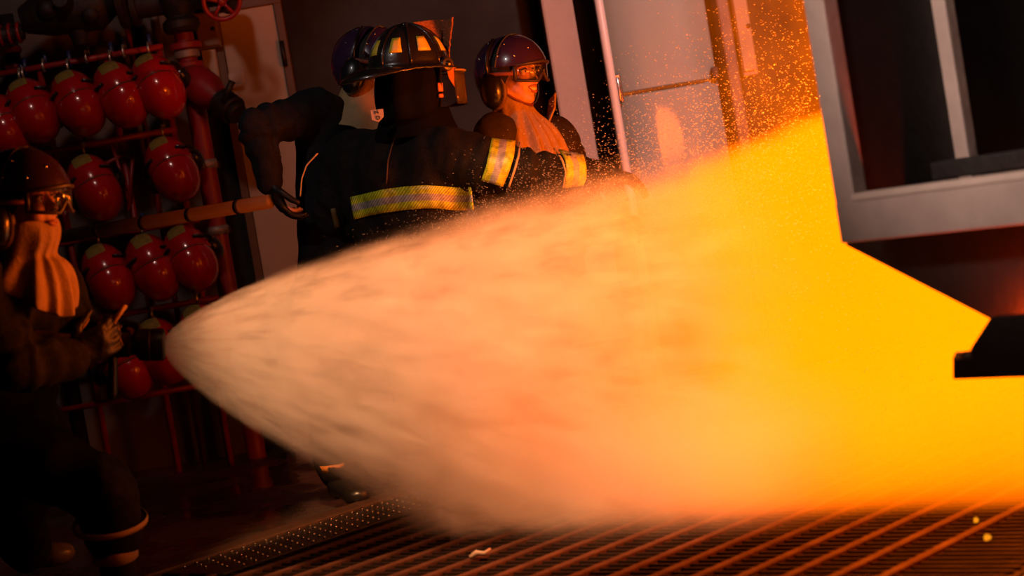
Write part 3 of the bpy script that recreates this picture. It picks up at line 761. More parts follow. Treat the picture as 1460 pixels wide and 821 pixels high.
# a scrap on the grating
q = ground(685, 792, .025); bm = bmesh.new()
b_tube(bm, [q + Vector((-.03, 0, 0)), q + Vector((-.01, .01, .008)), q + Vector((.012, 0, .004)), q + Vector((.03, .012, .012))], [.006, .009, .007, .004], 8)
tag(mesh_obj('metal_scrap', bm, pbr('pale_scrap', (.5, .35, .25), .4)), 'small pale scrap lying on the grating below the spray', 'scrap')
for (xx, yy, s_, lab) in ((1408, 766, .009, 'small glowing ember low on the grating, lower right'), (1391, 741, .006, 'tiny glowing ember just above the other one, lower right')):
    q = ground(xx, yy, .03); bm = bmesh.new(); bmesh.ops.create_icosphere(bm, subdivisions=2, radius=s_, matrix=Matrix.Translation(q))
    for v_ in bm.verts: v_.co += Vector((noise.noise(v_.co * 90), noise.noise(v_.co * 80), noise.noise(v_.co * 70))) * s_ * .5
    mt, nt, out = new_mat('ember'); em = nt.nodes.new('ShaderNodeEmission'); em.inputs[0].default_value = (1, .30, .008, 1); em.inputs[1].default_value = 1.0; nt.links.new(em.outputs[0], out.inputs[0])
    tag(mesh_obj('ember', bm, mt), lab, 'ember', 'embers on the grating')
# ------------------------------------------------------------------ people
coat_m = pbr('black_turnout_cloth', (.010, .008, .007), .85, spec=.25, var=.35, vscale=30, bump=.5, bscale=220)
coat_navy = pbr('dark_navy_cloth', (.010, .009, .012), .85, spec=.25, var=.3, vscale=30, bump=.5, bscale=200)
coat_brown = pbr('dark_brown_turnout_cloth', (.034, .022, .016), .8, var=.3, vscale=30, bump=.5, bscale=220)
hood_m = pbr('khaki_hood_cloth', (.42, .27, .13), .75, var=.2, vscale=14, bump=.35, bscale=90)
skin_m = pbr('skin', (.62, .34, .24), .45, var=.05, vscale=8, spec=.4)
glove_m = pbr('black_leather_glove', (.009, .007, .006), .5, bump=.3, bscale=80)
boot_m = pbr('black_rubber_boot', (.014, .012, .011), .35, bump=.1)
hair_m = pbr('dark_hair', (.03, .015, .01), .6, bump=.4, bscale=150)
trim_pipe = pbr('pale_seam_piping', (.5, .34, .16), .6)

def band_material():
    mt, nt, out = new_mat('reflective_band'); b = NB(nt)
    p = nt.nodes.new('ShaderNodeBsdfPrincipled'); nt.links.new(p.outputs[0], out.inputs[0])
    uvn = nt.nodes.new('ShaderNodeUVMap'); uvn.uv_map = 'uv'; x, y, z = b.sep(uvn.outputs[0])
    mid = b.math('MULTIPLY', b.smooth(y, .34, .36), b.smooth(y, .64, .66, 1, 0))
    st = b.math('FRACT', b.math('ADD', b.math('MULTIPLY', x, 42), b.math('MULTIPLY', y, 6)))
    dash = b.smooth(b.math('ABSOLUTE', b.math('SUBTRACT', st, .5)), .30, .40, 1.0, .35)
    st2 = b.math('FRACT', b.math('MULTIPLY', y, 22)); dash = b.math('MULTIPLY', dash, b.smooth(b.math('ABSOLUTE', b.math('SUBTRACT', st2, .5)), .38, .46, 1.0, .6))
    colr = b.mix(mid, (.75, .80, .03, 1), (.55, .50, .46, 1))
    dirt = b.smooth(b.noise(b.coord(), 40, 4), .3, .6, .55, 1.0)
    mul = nt.nodes.new('ShaderNodeVectorMath'); mul.operation = 'SCALE'; nt.links.new(colr, mul.inputs[0]); nt.links.new(b.math('MULTIPLY', dash, dirt), mul.inputs[3])
    nt.links.new(mul.outputs[0], p.inputs['Base Color'])
    p.inputs['Roughness'].default_value = .4
    return mt
band_m = band_material()

def head_prims(bm, H, smile=True):
    """H: matrix of the head, forward +x, up +z, origin between the temples"""
    Rm = H.to_3x3()
    def S(c, r): b_sphere(bm, H @ Vector(c), r, Rm, 20, 14)
    def K(a, c, r0, r1): b_cap(bm, H @ Vector(a), H @ Vector(c), r0, r1, 14)
    S((-.012, 0, .022), (.098, .077, .098)); S((.03, 0, -.05), (.066, .058, .078)); S((.062, 0, -.108), (.026, .028, .022))
    K((.0, .05, -.075), (.055, .018, -.108), .026, .020); K((.0, -.05, -.075), (.055, -.018, -.108), .026, .020)
    for s in (-1, 1):
        S((.066, s * .036, -.042), (.026, .024, .024)); S((.068, s * .03, .012), (.022, .026, .010))
        K((.088, s * .012, -.062), (.072, s * .034, -.070), .008, .010)
        S((-.012, s * .078, -.02), (.018, .008, .03))
    K((.088, 0, .0), (.108, 0, -.036), .008, .011); S((.104, .010, -.041), .008); S((.104, -.010, -.041), .008)
    if smile:
        K((.0925, -.021, -.068), (.098, 0, -.0655), .004, .0055); K((.0925, .021, -.068), (.098, 0, -.0655), .004, .0055)
        K((.088, -.018, -.078), (.094, 0, -.084), .0045, .007); K((.088, .018, -.078), (.094, 0, -.084), .0045, .007)
    else:
        S((.094, 0, -.071), (.008, .022, .006)); S((.091, 0, -.082), (.008, .018, .007))
def hand_prims(bm, w, d, n, curl=.5, s=1.0, spread=.1, side=1, thumb=1.0):
    """palm and five bent fingers: w wrist, d pointing to the fingers, n out of the palm, side: thumb side sign"""
    d = d.normalized(); n = (n - d * n.dot(d)).normalized(); t = d.cross(n) * side      # towards the thumb
    pc = w + d * .055 * s
    b_cap(bm, w + t * .012 * s, w + d * .085 * s + t * .022 * s, .026 * s, .022 * s, 14, .72, n)
    b_cap(bm, w - t * .010 * s, w + d * .078 * s - t * .022 * s, .026 * s, .020 * s, 14, .72, n)
    b_cap(bm, w, w + d * .085 * s, .026 * s, .022 * s, 14, .72, n)
    for k, (o, L, r) in enumerate(((.033, .082, .0105), (.011, .092, .011), (-.011, .086, .0105), (-.033, .068, .0095))):
        p = w + d * .088 * s + t * o * s * .95; q = (d + t * (o / .033) * spread).normalized()
        a = 0
        for j, f in enumerate((.46, .31, .25)):
            a = curl * (.55 + .75 * j)
            dd = (q * math.cos(a) + n * math.sin(a)).normalized(); e = p + dd * L * f * s
            b_cap(bm, p, e, r * s * (1 - .08 * j), r * s * (.94 - .08 * j), 12); p = e
    p = w + d * .028 * s + t * .028 * s; dd = (t * .75 + d * .55 + n * .35 * thumb).normalized(); e = p + dd * .038 * s
    b_cap(bm, p, e, .0145 * s, .0125 * s, 12); dd = (d * .85 + t * .25 + n * .45 * thumb).normalized(); e2 = e + dd * .034 * s
    b_cap(bm, e, e2, .012 * s, .0105 * s, 12); b_cap(bm, e2, e2 + (dd + n * .3).normalized() * .024 * s, .0105 * s, .009 * s, 12)

class Person: pass
def person(J, label, coat, fwd, H, vox=.007, gear=True, hands=None, coat_r=1.0, coat_fold=.012, hem=.18, smile=False, trouser=None, hem_drop=.12, tend=(.12, .12)):
    P_ = Person(); P_.J = J; fwd = Vector(fwd).normalized(); P_.H = H
    base = (J['foot_r'] + J['foot_l']) / 2; base.z = 0
    e = P_.e = empty('person', base, label, 'person')
    # --- body
    bm = bmesh.new(); head_prims(bm, H, smile)
    hn = H @ Vector((-.025, 0, -.07)); b_cap(bm, hn, J['neck'], .054, .06)
    sh = J['sh_r'].lerp(J['sh_l'], .5)
    b_cap(bm, J['sh_r'].lerp(sh, .18), J['sh_l'].lerp(sh, .18), .062, .062)
    b_cap(bm, J['neck'], J['chest'], .06, .11); b_cap(bm, J['chest'], J['pelvis'], .125, .12, squash=.8, sdir=fwd)
    for s in 'rl':
        b_cap(bm, J['sh_' + s], J['el_' + s], .05, .04); b_cap(bm, J['el_' + s], J['wr_' + s], .04, .028)
        b_cap(bm, J['hip_' + s], J['kn_' + s], .085, .058); b_cap(bm, J['kn_' + s], J['an_' + s], .056, .038)
        b_cap(bm, J['pelvis'], J['hip_' + s], .1, .09); b_cap(bm, J['an_' + s], J['foot_' + s] + Vector((0, 0, .005)), .028, .022)
        d, n, curl, side = hands[s]; hand_prims(bm, J['wr_' + s], d, n, curl, .98, side=side)
    P_.body = bake('body', bm, vox, 4, mat=skin_m, parent=e)
    # --- coat
    bm = bmesh.new(); k = coat_r
    b_cap(bm, J['sh_r'], J['sh_l'], .088 * k, .088 * k); b_cap(bm, J['neck'], J['chest'], .088 * k, .15 * k, squash=.85, sdir=fwd)
    b_cap(bm, J['sh_r'].lerp(J['chest'], .25), J['pelvis'], .11 * k, .14 * k); b_cap(bm, J['sh_l'].lerp(J['chest'], .25), J['pelvis'], .11 * k, .14 * k)
    b_cap(bm, J['chest'], J['pelvis'], .155 * k, .165 * k, squash=.85, sdir=fwd)
    dn = (J['pelvis'] - J['chest']).normalized()
    b_cap(bm, J['pelvis'], J['pelvis'] + (dn + Vector((0, 0, -1))).normalized() * hem_drop, .168 * k, hem * k, squash=.85, sdir=fwd)
    for s in 'rl':
        b_cap(bm, J['sh_' + s], J['el_' + s], .092 * k, .078 * k); b_cap(bm, J['el_' + s], J['wr_' + s], .078 * k, .058 * k)
    def cre(p):
        d_ = 0
        for s in 'rl':
            for a, c in ((J['sh_' + s], J['el_' + s]), (J['el_' + s], J['wr_' + s])):
                ax_ = c - a; t = (p - a).dot(ax_) / ax_.length_squared
                if 0 < t < 1 and (p - a - ax_ * t).length < .13:
                    # folds gather near the elbow and cuff
                    w_ = math.exp(-((t - (1 if c is J['el_' + s] else 0)) / .4) ** 2) * .9 + .25
                    d_ += .007 * w_ * math.sin(t * ax_.length * 95 + 3.5 * noise.noise(p * 9) + 9 * (p.z - a.z))
        return d_
    P_.coat = bake('coat', bm, .0105, 5, fold=coat_fold, fscale=5.5, fold2=.003, mat=coat, parent=e, creases=cre)
    P_.bvh = bvh_of(P_.coat)
    # --- trousers
    bm = bmesh.new()
    for s in 'rl':
        b_cap(bm, J['pelvis'], J['hip_' + s], .13, .12); b_cap(bm, J['hip_' + s], J['kn_' + s], .118, .092); b_cap(bm, J['kn_' + s], J['an_' + s].lerp(J['kn_' + s], tend['rl'.index(s)]), .09, .084)
    P_.trousers = bake('trousers', bm, .013, 4, fold=.014, fscale=6, mat=trouser or coat, parent=e)
    for s in 'rl':
        an, ft = J['an_' + s], J['foot_' + s]
        bm = bmesh.new(); b_cap(bm, an + (J['kn_' + s] - an).normalized() * .22, an, .058, .05); b_cap(bm, an + Vector((0, 0, -.02)), ft, .05, .042, squash=.85, sdir=(0, 0, 1)); b_sphere(bm, an + Vector((0, 0, -.045)) - (ft - an).normalized() * .02, (.045, .045, .038)); b_sphere(bm, ft, (.05, .046, .035))
        bo = bake('boot', bm, .008, 3, mat=boot_m, parent=e)
        d, n, curl, side = hands[s]
        bm = bmesh.new(); hand_prims(bm, J['wr_' + s], d, n, curl, 1.16, side=side); b_cap(bm, J['wr_' + s] - d.normalized() * .05, J['wr_' + s] + d.normalized() * .02, .043, .036)
        g = bake('glove', bm, .0055, 3, fold=.002, fscale=20, mat=glove_m, parent=e)
    return P_
def headmat(c, fwd, up=(0, 0, 1)):
    f = Vector(fwd).normalized(); u = Vector(up); u = (u - f * u.dot(f)).normalized()
    return Matrix.Translation(c) @ Matrix((f, u.cross(f), u)).transposed().to_4x4()
def attach(root, obj, H):
    """hang parts modelled in head space on the person"""
    obj.parent = root; obj.matrix_parent_inverse = world_of(root).inverted(); obj.matrix_basis = H
    obj.location, q, sc_ = H.decompose(); obj.rotation_euler = q.to_euler()
def worn_cranial(P_, H, with_goggles=True, strap=None, name='helmet'):
    h = empty(name, (0, 0, 0)); attach(P_.e, h, H); make_cranial(h, purple_shell, detail=False)
    # rivets are part of the shells here: small studs
    bm = bmesh.new()
    for (x, y, z) in ((.04, .0, .14), (.045, .08, .1), (.045, -.08, .1), (.09, -.088, .05), (.09, .088, .05), (-.06, -.098, .06), (-.06, .098, .06), (-.06, -.05, .115), (.118, -.035, .075), (-.03, -.07, .11), (.03, -.112, .06)):
        q = Vector((x, y, z)); q *= 1.005 / math.sqrt((q.x / .147) ** 2 + (q.y / .123) ** 2 + (q.z / .143) ** 2); b_sphere(bm, q, .0045, u=8, v=6)
    o = mesh_obj('rivets', bm, stud_m, None); o.parent = h
    if with_goggles:
        g = goggles(P_.e, lens_m, strap or strap_red, frame_dark); attach(P_.e, g, H @ Matrix.Translation((-.004, 0, 0)))
    # balaclava round the jaw and neck
    return h
def ring_sheet(P_, name, H, rows, mat, pleat=.0, npl=9, a0=-180, a1=180, seg=90, thick=.004, phase=0.0, wob=.007):
    """a cloth sheet: rows of (z, rx, ry, cx, front_drop) around the head's vertical axis"""
    bm = bmesh.new(); G = []
    for i, (z, rx, ry, cx, drop) in enumerate(rows):
        r_ = []
        for k in range(seg + 1):
            a = R(a0 + (a1 - a0) * k / seg); fr = max(0, math.cos(a))
            wv_ = npl * a + phase + 1.5 * math.sin(2 * a) + 1.2 * i / len(rows); pl = 1 + pleat * (i / (len(rows) - 1)) * ((1 - 2 * abs(math.sin(wv_))) + .35 * math.sin(npl * 1.7 * a + 1))
            p = Vector((cx + rx * math.cos(a) * pl, ry * math.sin(a) * pl, z - drop * fr ** 1.6))
            p += noise.noise_vector(p * 14 + Vector((phase, 0, 0))) * wob
            r_.append(bm.verts.new(H @ p))
        G.append(r_)
    for A, B in zip(G, G[1:]):
        for k in range(seg): bm.faces.new((A[k], A[k + 1], B[k + 1], B[k]))
    bmesh.ops.remove_doubles(bm, verts=bm.verts[:], dist=.0004)
    o = mesh_obj(name, bm, mat, P_.e); solid(o, thick, 0)
    md = o.modifiers.new('sub', 'SUBSURF'); md.levels = 1; md.render_levels = 1
    return o

# ================================================================= C: smiling person in goggles
Hc = headmat(at(728, 103, 7.5), (.80, -.60, -.02), (.03, 0, 1))
Y = 7.5
J = dict(neck=at(733, 168, 7.52), sh_r=at(706, 196, 7.40), sh_l=at(790, 200, 7.62), chest=at(752, 245, 7.52), pelvis=at(782, 400, 7.55),
         el_r=at(700, 290, 7.42), el_l=at(830, 292, 7.62), wr_r=at(775, 345, 7.25), wr_l=at(858, 330, 7.45),
         hip_r=at(762, 420, 7.47), hip_l=at(806, 420, 7.62), kn_r=at(790, 530, 7.42), kn_l=at(838, 530, 7.6),
         an_r=at(800, 632, 7.5), an_l=at(850, 625, 7.68), foot_r=at(822, 644, 7.4), foot_l=at(880, 634, 7.6))
for k_ in ('foot_r', 'foot_l'): J[k_].z = .045
for k_ in ('an_r', 'an_l'): J[k_].z = .10
hd = {'r': (Vector((.8, -.4, 0)), Vector((.3, .8, -.3)), .9, 1), 'l': (Vector((.9, -.2, 0)), Vector((-.2, -.8, -.3)), .9, -1)}
PC = person(J, 'smiling person in a dark helmet and clear goggles, standing right of the crested helmet', coat_brown, (.8, -.55, 0), Hc, .0045, hands=hd, smile=True, coat_fold=.012)
worn_cranial(PC, Hc)
# eyes, teeth, brows
def face_bits(P_, H, smile):
    for s in (-1, 1):
        bm = bmesh.new(); c = Vector((.079, s * .031, -.008)); b_sphere(bm, H @ c, .0125, H.to_3x3(), 16, 10); o = mesh_obj('eye', bm, pbr('eye_white', (.7, .6, .55), .3), P_.e)
        bm = bmesh.new(); b_sphere(bm, H @ (c + Vector((.0095, 0, 0))), (.004, .0055, .0055), H.to_3x3(), 12, 8); mesh_obj('iris', bm, pbr('dark_iris', (.02, .01, .006), .2), o)
        bm = bmesh.new(); b_tube(bm, [H @ Vector((.088, s * .018, -.001)), H @ Vector((.092, s * .03, .0025)), H @ Vector((.083, s * .045, -.002))], [.0028, .0035, .002], 8); mesh_obj('eyelashes', bm, hair_m, P_.e)
        bm = bmesh.new(); b_tube(bm, [H @ Vector((.094, s * .014, .012)), H @ Vector((.092, s * .032, .017)), H @ Vector((.078, s * .05, .011))], [.003, .0035, .002], 8); mesh_obj('eyebrow', bm, hair_m, P_.e)
    if smile:
        bm = bmesh.new(); b_sphere(bm, H @ Vector((.091, 0, -.0755)), (.0095, .0225, .0085), H.to_3x3(), 20, 10); mesh_obj('teeth', bm, pbr('teeth', (.8, .74, .66), .3, var=.03), P_.e)
    lip = pbr('lip', (.45, .13, .10), .4)
    for pts in ([(.091, -.026, -.0665), (.1015, -.008, -.0645), (.1035, 0, -.0655), (.1015, .008, -.0645), (.091, .026, -.0665)], [(.091, -.025, -.069), (.099, -.011, -.085), (.102, 0, -.0885), (.099, .011, -.085), (.091, .025, -.069)]):
        if not smile: pts = [(x, y, -.076 + (z + .076) * .45) for x, y, z in pts]
        bm = bmesh.new(); b_tube(bm, [H @ Vector(p) for p in pts], [.0015, .0036, .004, .0036, .0015], 8); mesh_obj('lip', bm, lip, P_.e)
face_bits(PC, Hc, True)
# hood: close round the jaw, then falling over the chest
ring_sheet(PC, 'hood', Hc, [(-.075, .062, .080, -.030, .0), (-.105, .072, .074, -.02, .016), (-.135, .078, .072, -.012, .012), (-.165, .088, .088, -.004, .01), (-.20, .118, .135, .0, .02), (-.235, .15, .165, .0, .05), (-.262, .166, .175, .0, .11)], hood_m, .12, 7, phase=.6)
bm = bmesh.new(); b_tube(bm, [Hc @ Vector(p) for p in ((-.01, -.085, -.03), (.01, -.082, -.07), (.045, -.052, -.108), (.075, 0, -.136), (.045, .052, -.108), (.01, .082, -.07))], .004, 8, flat=2); mesh_obj('chin_strap', bm, strap_red, PC.e)
# turned-up coat collar
ring_sheet(PC, 'collar', Hc, [(-.225, .135, .15, .0, .03), (-.20, .12, .13, .0, .02), (-.18, .125, .135, .0, .02)], coat_brown, .02, 5, a0=85, a1=275, thick=.01)
bm = bmesh.new(); b_prism(bm, [Hc @ Vector(p) for p in ((.085, .075, -.205), (.115, .085, -.155), (.10, .125, -.095), (.07, .12, -.12), (.05, .115, -.19))], Hc.to_3x3() @ Vector((.004, .009, 0))); mesh_obj('collar_flap', bm, hood_m, PC.e, smooth=False, bevel=.004)

# ================================================================= A: person behind, elbow out
Ha = headmat(at(527, 90, 7.5), (.86, -.30, -.20), (.22, .05, 1))
J = dict(neck=at(513, 152, 7.52), sh_r=at(452, 158, 7.38), sh_l=at(540, 185, 7.66), chest=at(478, 215, 7.5), pelvis=at(478, 395, 7.45),
         el_r=at(368, 180, 7.22), el_l=at(560, 300, 7.62), wr_r=at(385, 258, 7.24), wr_l=at(600, 360, 7.5),
         hip_r=at(455, 420, 7.38), hip_l=at(505, 425, 7.52), kn_r=at(470, 570, 7.28), kn_l=at(525, 565, 7.42),
         an_r=at(487, 700, 7.12), an_l=at(550, 690, 7.35), foot_r=at(512, 725, 7.0), foot_l=at(585, 700, 7.25))
for k_ in ('foot_r', 'foot_l'): J[k_].z = .045
for k_ in ('an_r', 'an_l'): J[k_].z = .10
hd = {'r': (Vector((.25, .05, -1)), Vector((.9, .2, .2)), .75, 1), 'l': (Vector((.9, -.2, -.2)), Vector((-.2, -.8, -.3)), .8, -1)}
PA = person(J, 'person in dark coat and purple helmet, elbow raised, gloved hand at the brown pole', coat_navy, (.8, -.4, 0), Ha, .006, hands=hd, coat_fold=.010, coat_r=.95, trouser=coat_m)
worn_cranial(PA, Ha); face_bits(PA, Ha, False)
ring_sheet(PA, 'hood', Ha, [(-.06, .070, .084, -.02, .0), (-.10, .085, .088, -.01, .02), (-.14, .10, .10, -.005, .02), (-.185, .125, .135, .0, .03), (-.225, .155, .17, .0, .06), (-.25, .165, .18, .0, .10)], hood_m, .05, 6, phase=2)
# orange trim over the boot
an = J['an_r']; bm = bmesh.new(); b_lathe(bm, [(.060, -.015), (.062, .01)], Matrix.Translation(an + Vector((0, 0, .05))), 28, caps=False)
ob = mesh_obj('boot_trim', bm, pbr('orange_reflective', (.8, .28, .03), .4), PA.e); solid(ob, .004)

# ================================================================= B: crested leather helmet, seen from behind
Hb = headmat(at(584, 100, 7.08), (.84, .54, -.06), (.02, -.02, 1))
J = dict(neck=at(592, 170, 7.12), sh_r=at(640, 222, 6.98), sh_l=at(500, 226, 7.30), chest=at(565, 250, 7.15), pelvis=at(595, 400, 7.18),
         el_r=at(745, 248, 6.9), el_l=at(478, 310, 7.36), wr_r=at(848, 250, 6.97), wr_l=at(560, 350, 7.5),
         hip_r=at(610, 430, 7.10), hip_l=at(572, 430, 7.24), kn_r=at(645, 560, 7.05), kn_l=at(595, 560, 7.2),
         an_r=at(650, 680, 7.05), an_l=at(590, 680, 7.3), foot_r=at(685, 695, 7.05), foot_l=at(625, 690, 7.3))
for k_ in ('foot_r', 'foot_l'): J[k_].z = .045
for k_ in ('an_r', 'an_l'): J[k_].z = .10
hd = {'r': (Vector((1, .03, -.22)), Vector((-.1, .35, -.9)), .55, -1), 'l': (Vector((.9, .2, .1)), Vector((.1, .2, -.9)), .6, 1)}
PB = person(J, 'firefighter seen from behind, black crested helmet, yellow band round the coat', coat_m, (.8, .55, 0), Hb, .0065, hands=hd, coat_r=1.12, coat_fold=.014)
bv = [PB.bvh]
strip_on('reflective_band', bv, [(499, 281), (520, 276), (545, 270), (575, 266), (605, 264), (625, 265), (650, 267), (671, 266)], [(505, 313), (525, 308), (550, 303), (580, 299), (605, 297), (625, 297), (650, 300), (675, 299)], 40, band_m, PB.e)
strip_on('reflective_band', bv, [(701, 197), (697, 218), (693, 238), (686, 257)], [(735, 201), (733, 222), (726, 245), (717, 266)], 14, band_m, PB.e, cols=6)
strip_on('reflective_band', bv, [(796, 213), (806, 228), (808, 246), (805, 268)], [(832, 221), (836, 238), (836, 255), (832, 264)], 14, band_m, PB.e, cols=6)
strip_on('seam_piping', bv, [(740, 203), (738, 222), (732, 243), (724, 267)], [(742, 203), (741, 222), (735, 243), (727, 267)], 14, trim_pipe, PB.e, cols=1)
strip_on('seam_piping', bv, [(789, 211), (800, 228), (806, 246), (802, 268)], [(791, 211), (803, 228), (808, 246), (804, 268)], 14, trim_pipe, PB.e, cols=1)
strip_on('seam_piping', bv, [(452, 218), (436, 235), (429, 255), (427, 280)], [(454, 219), (438, 236), (431, 255), (429, 280)], 14, trim_pipe, PB.e, cols=1)
strip_on('back_seam', bv, [(577, 178), (560, 200), (552, 230), (550, 262)], [(579, 178), (562, 200), (554, 230), (552, 262)], 14, pbr('brown_thread', (.08, .04, .025), .7), PB.e, cols=1)
strip_on('belt_strap', bv, [(471, 298), (477, 325)], [(478, 296), (485, 323)], 4, pbr('dull_yellow_strap', (.12, .09, .03), .7), PB.e, cols=1)
# helmet
hb = empty('helmet', (0, 0, 0)); attach(PB.e, hb, Hb)
black_felt = pbr('black_felt', (.004, .003, .003), .95, spec=.1, var=.3)
helm_m = pbr('black_leather_gloss', (.016, .013, .012), .28, coat=.5, bump=.12, bscale=60)
def hadd(name, bm, mat, par=None, **k):
    o = mesh_obj(name, bm, mat, None, **k); o.parent = par or hb; return o
RX, RY_, RZ = .148, .122, .158
crown = hadd('crown', cut_sphere((0, 0, .004), (RX, RY_, RZ), [((0, 0, .004), (0, 0, 1))]), helm_m); solid(crown, .004, -1)
for k in range(8):
    a = R(22.5 + 45 * k); bm = bmesh.new()
    b_tube(bm, [Vector((RX * math.cos(a) * math.cos(t), RY_ * math.sin(a) * math.cos(t), .004 + RZ * math.sin(t))) for t in [R(2 + 87 * j / 12) for j in range(13)]], [.0055] * 12 + [.003], 8); hadd('rib', bm, helm_m)
bm = bmesh.new(); b_tube(bm, [(0, 0, RZ - .002), (0, 0, RZ + .01)], [.02, .012], 16); hadd('crown_button', bm, helm_m)
# brim: long at the back
bm = bmesh.new(); G = []
for i in range(7):
    t = i / 6; r_ = []
    for k in range(72):
        a = 2 * math.pi * k / 72; back = max(0, -math.cos(a)) ** 2.2; fr = max(0, math.cos(a)) ** 2
        ext = .026 + .098 * back + .018 * fr; u = Vector((math.cos(a), math.sin(a), 0))
        p = Vector((RX * u.x, RY_ * u.y, .006)) + u * ext * t + Vector((0, 0, -.012 * t - .030 * back * t * t + .012 * math.sin(math.pi * t) * back))
        if t > .3: p.z += .003 * noise.noise(p * 60)
        r_.append(bm.verts.new(p))
    G.append(r_)
for A, B in zip(G, G[1:]):
    for k in range(72): bm.faces.new((A[k], A[(k + 1) % 72], B[(k + 1) % 72], B[k]))
br = hadd('brim', bm, helm_m); solid(br, .006, 0)
# reflective trapezoids between the ribs
patch_m = pbr('lime_orange_reflective', (.85, .62, .05), .4, var=.15, vscale=40, bump=.2, bscale=120)
for k in range(8):
    a0_, a1_ = R(-22.5 + 45 * k + 12), R(22.5 + 45 * k - 12)
    if k == 0: continue
    bm = bmesh.new(); G = []
    for i in range(5):
        t = R(19 + 22 * i / 4); sh_ = 1 - .25 * i / 4; am, dw = (a0_ + a1_) / 2, (a1_ - a0_) / 2 * 1.0 * sh_
        G.append([bm.verts.new(Vector((RX * 1.012 * math.cos(am + dw * s) * math.cos(t), RY_ * 1.015 * math.sin(am + dw * s) * math.cos(t), .004 + RZ * 1.01 * math.sin(t)))) for s in (-1, -.33, .33, 1)])
    for A, B in zip(G, G[1:]):
        for j in range(3): bm.faces.new((A[j], A[j + 1], B[j + 1], B[j]))
    o = hadd('reflective_patch', bm, patch_m); solid(o, .002, 0)
# raised leather front piece, leaning forward and flaring to its top
bm = bmesh.new(); G = []
for i in range(13):
    t = i / 12; w_ = .032 + .088 * t ** 1.4; row = []
    for j in range(13):
        s = -1 + 2 * j / 12
        p = Vector((.155 - .010 * t * t - .012 * s * s * (.4 + t), s * w_, .040 + .128 * t - .008 * s * s * (1 - t)))
        p += Vector((1, 0, 0)) * .006 * noise.noise(p * 75)
        row.append(bm.verts.new(p))
    G.append(row)
for A, B in zip(G, G[1:]):
    for j in range(12): bm.faces.new((A[j], A[j + 1], B[j + 1], B[j]))
sh_o = hadd('front_piece', bm, pbr('tooled_brown_leather', (.36, .14, .06), .4, var=.42, vscale=90, bump=1.0, bscale=110)); solid(sh_o, .006, 0)
bm = bmesh.new(); b_prism(bm, [Vector(p) for p in ((.03, -.010, .158), (.03, -.010, .168), (.10, -.010, .174), (.168, -.010, .172), (.172, -.010, .162), (.150, -.010, .140), (.138, -.010, .095), (.122, -.010, .085), (.085, -.010, .125))], Vector((0, .020, 0)))
hadd('crest', bm, MATS['tooled_brown_leather'], smooth=False, bevel=.004)
# pivot knobs and clear face shield
for s in (-1, 1):
    bm = bmesh.new(); M = Matrix.Translation((.085, s * .108, .004)) @ Matrix.Rotation(-s * R(90), 4, 'X')
    b_lathe(bm, [(.024, 0), (.026, .008), (.022, .018), (.012, .019), (.010, .024), (.001, .025)], M, 24); kn_ = hadd('pivot_knob', bm, pbr('black_knob', (.03, .02, .018), .3, coat=.4), bevel=.001)
    bm = bmesh.new(); b_lathe(bm, [(.009, .0245), (.006, .028), (.001, .029)], M, 16); hadd('brass_screw', bm, pbr('brass', (.6, .35, .1), .3, metal=1), kn_)
    bm = bmesh.new(); pts = [(.075, s * .119, .010), (.11, s * .113, .004), (.152, s * .088, -.024), (.118, s * .105, -.085), (.088, s * .113, -.045)]
    b_prism(bm, [Vector(p) for p in pts], Vector((0, s * .003, 0))); hadd('shield_bracket', bm, pbr('scuffed_orange_plastic', (.5, .16, .06), .5, bump=.5, bscale=90), smooth=False)
bm = bmesh.new(); G = []; N = 28
for i in range(6):
    t = i / 5; row = []
    for k in range(N + 1):
        a = R(-78 + 156 * k / N); row.append(bm.verts.new(Vector((.088 + .118 * math.cos(a), .116 * math.sin(a), -.018 - .118 * t + .0 * math.cos(a)))))
    G.append(row)
for A, B in zip(G, G[1:]):
    for k in range(N): bm.faces.new((A[k], A[k + 1], B[k + 1], B[k]))
fsd = hadd('face_shield', bm, clear_plastic('clear_shield', (.86, .82, .80), .035)); solid(fsd, .003, 0)
bm = bmesh.new(); b_tube(bm, [Vector((.088 + .119 * math.cos(R(a)), .117 * math.sin(R(a)), -.016)) for a in range(-78, 79, 6)], .004, 8, flat=1.6); hadd('shield_edge', bm, pbr('pale_scuffed_edge', (.4, .28, .2), .4), fsd)
# neck curtain, ear flap, chin strap with buckle
bm = bmesh.new(); G = []
for i in range(10):
    t = i / 9; row = []
    for k in range(61):
        a = R(62 + 236 * k / 60); edge = min(k, 60 - k) / 60
        rr = .112 + .012 * math.sin(math.pi * t) + .006 * math.sin(7 * a)
        zz = -.002 - (.175 * t) * (1 if edge > .16 else .78 + .22 * edge / .16)
        row.append(bm.verts.new(Vector((rr * 1.05 * math.cos(a) - .004 * t, rr * .92 * math.sin(a), zz))))
    G.append(row)
for A, B in zip(G, G[1:]):
    for k in range(60): bm.faces.new((A[k], A[k + 1], B[k + 1], B[k]))
nc = hadd('neck_curtain', bm, black_felt); solid(nc, .005, 0)
for s in (-1, 1):
    bm = bmesh.new(); b_tube(bm, [(.058, s * .106, -.01), (.052, s * .108, -.05), (.058, s * .10, -.10), (.075, s * .05, -.135), (.08, 0, -.14)], .006, 8, flat=2.2); cs = hadd('chin_strap', bm, coat_m)
    bm = bmesh.new(); b_box(bm, (.050, s * .113, -.075), (.022, .008, .032)); b_box(bm, (.050, s * .113, -.105), (.020, .007, .014)); hadd('buckle', bm, pbr('orange_buckle', (.45, .12, .05), .35), cs, smooth=False, bevel=.003)
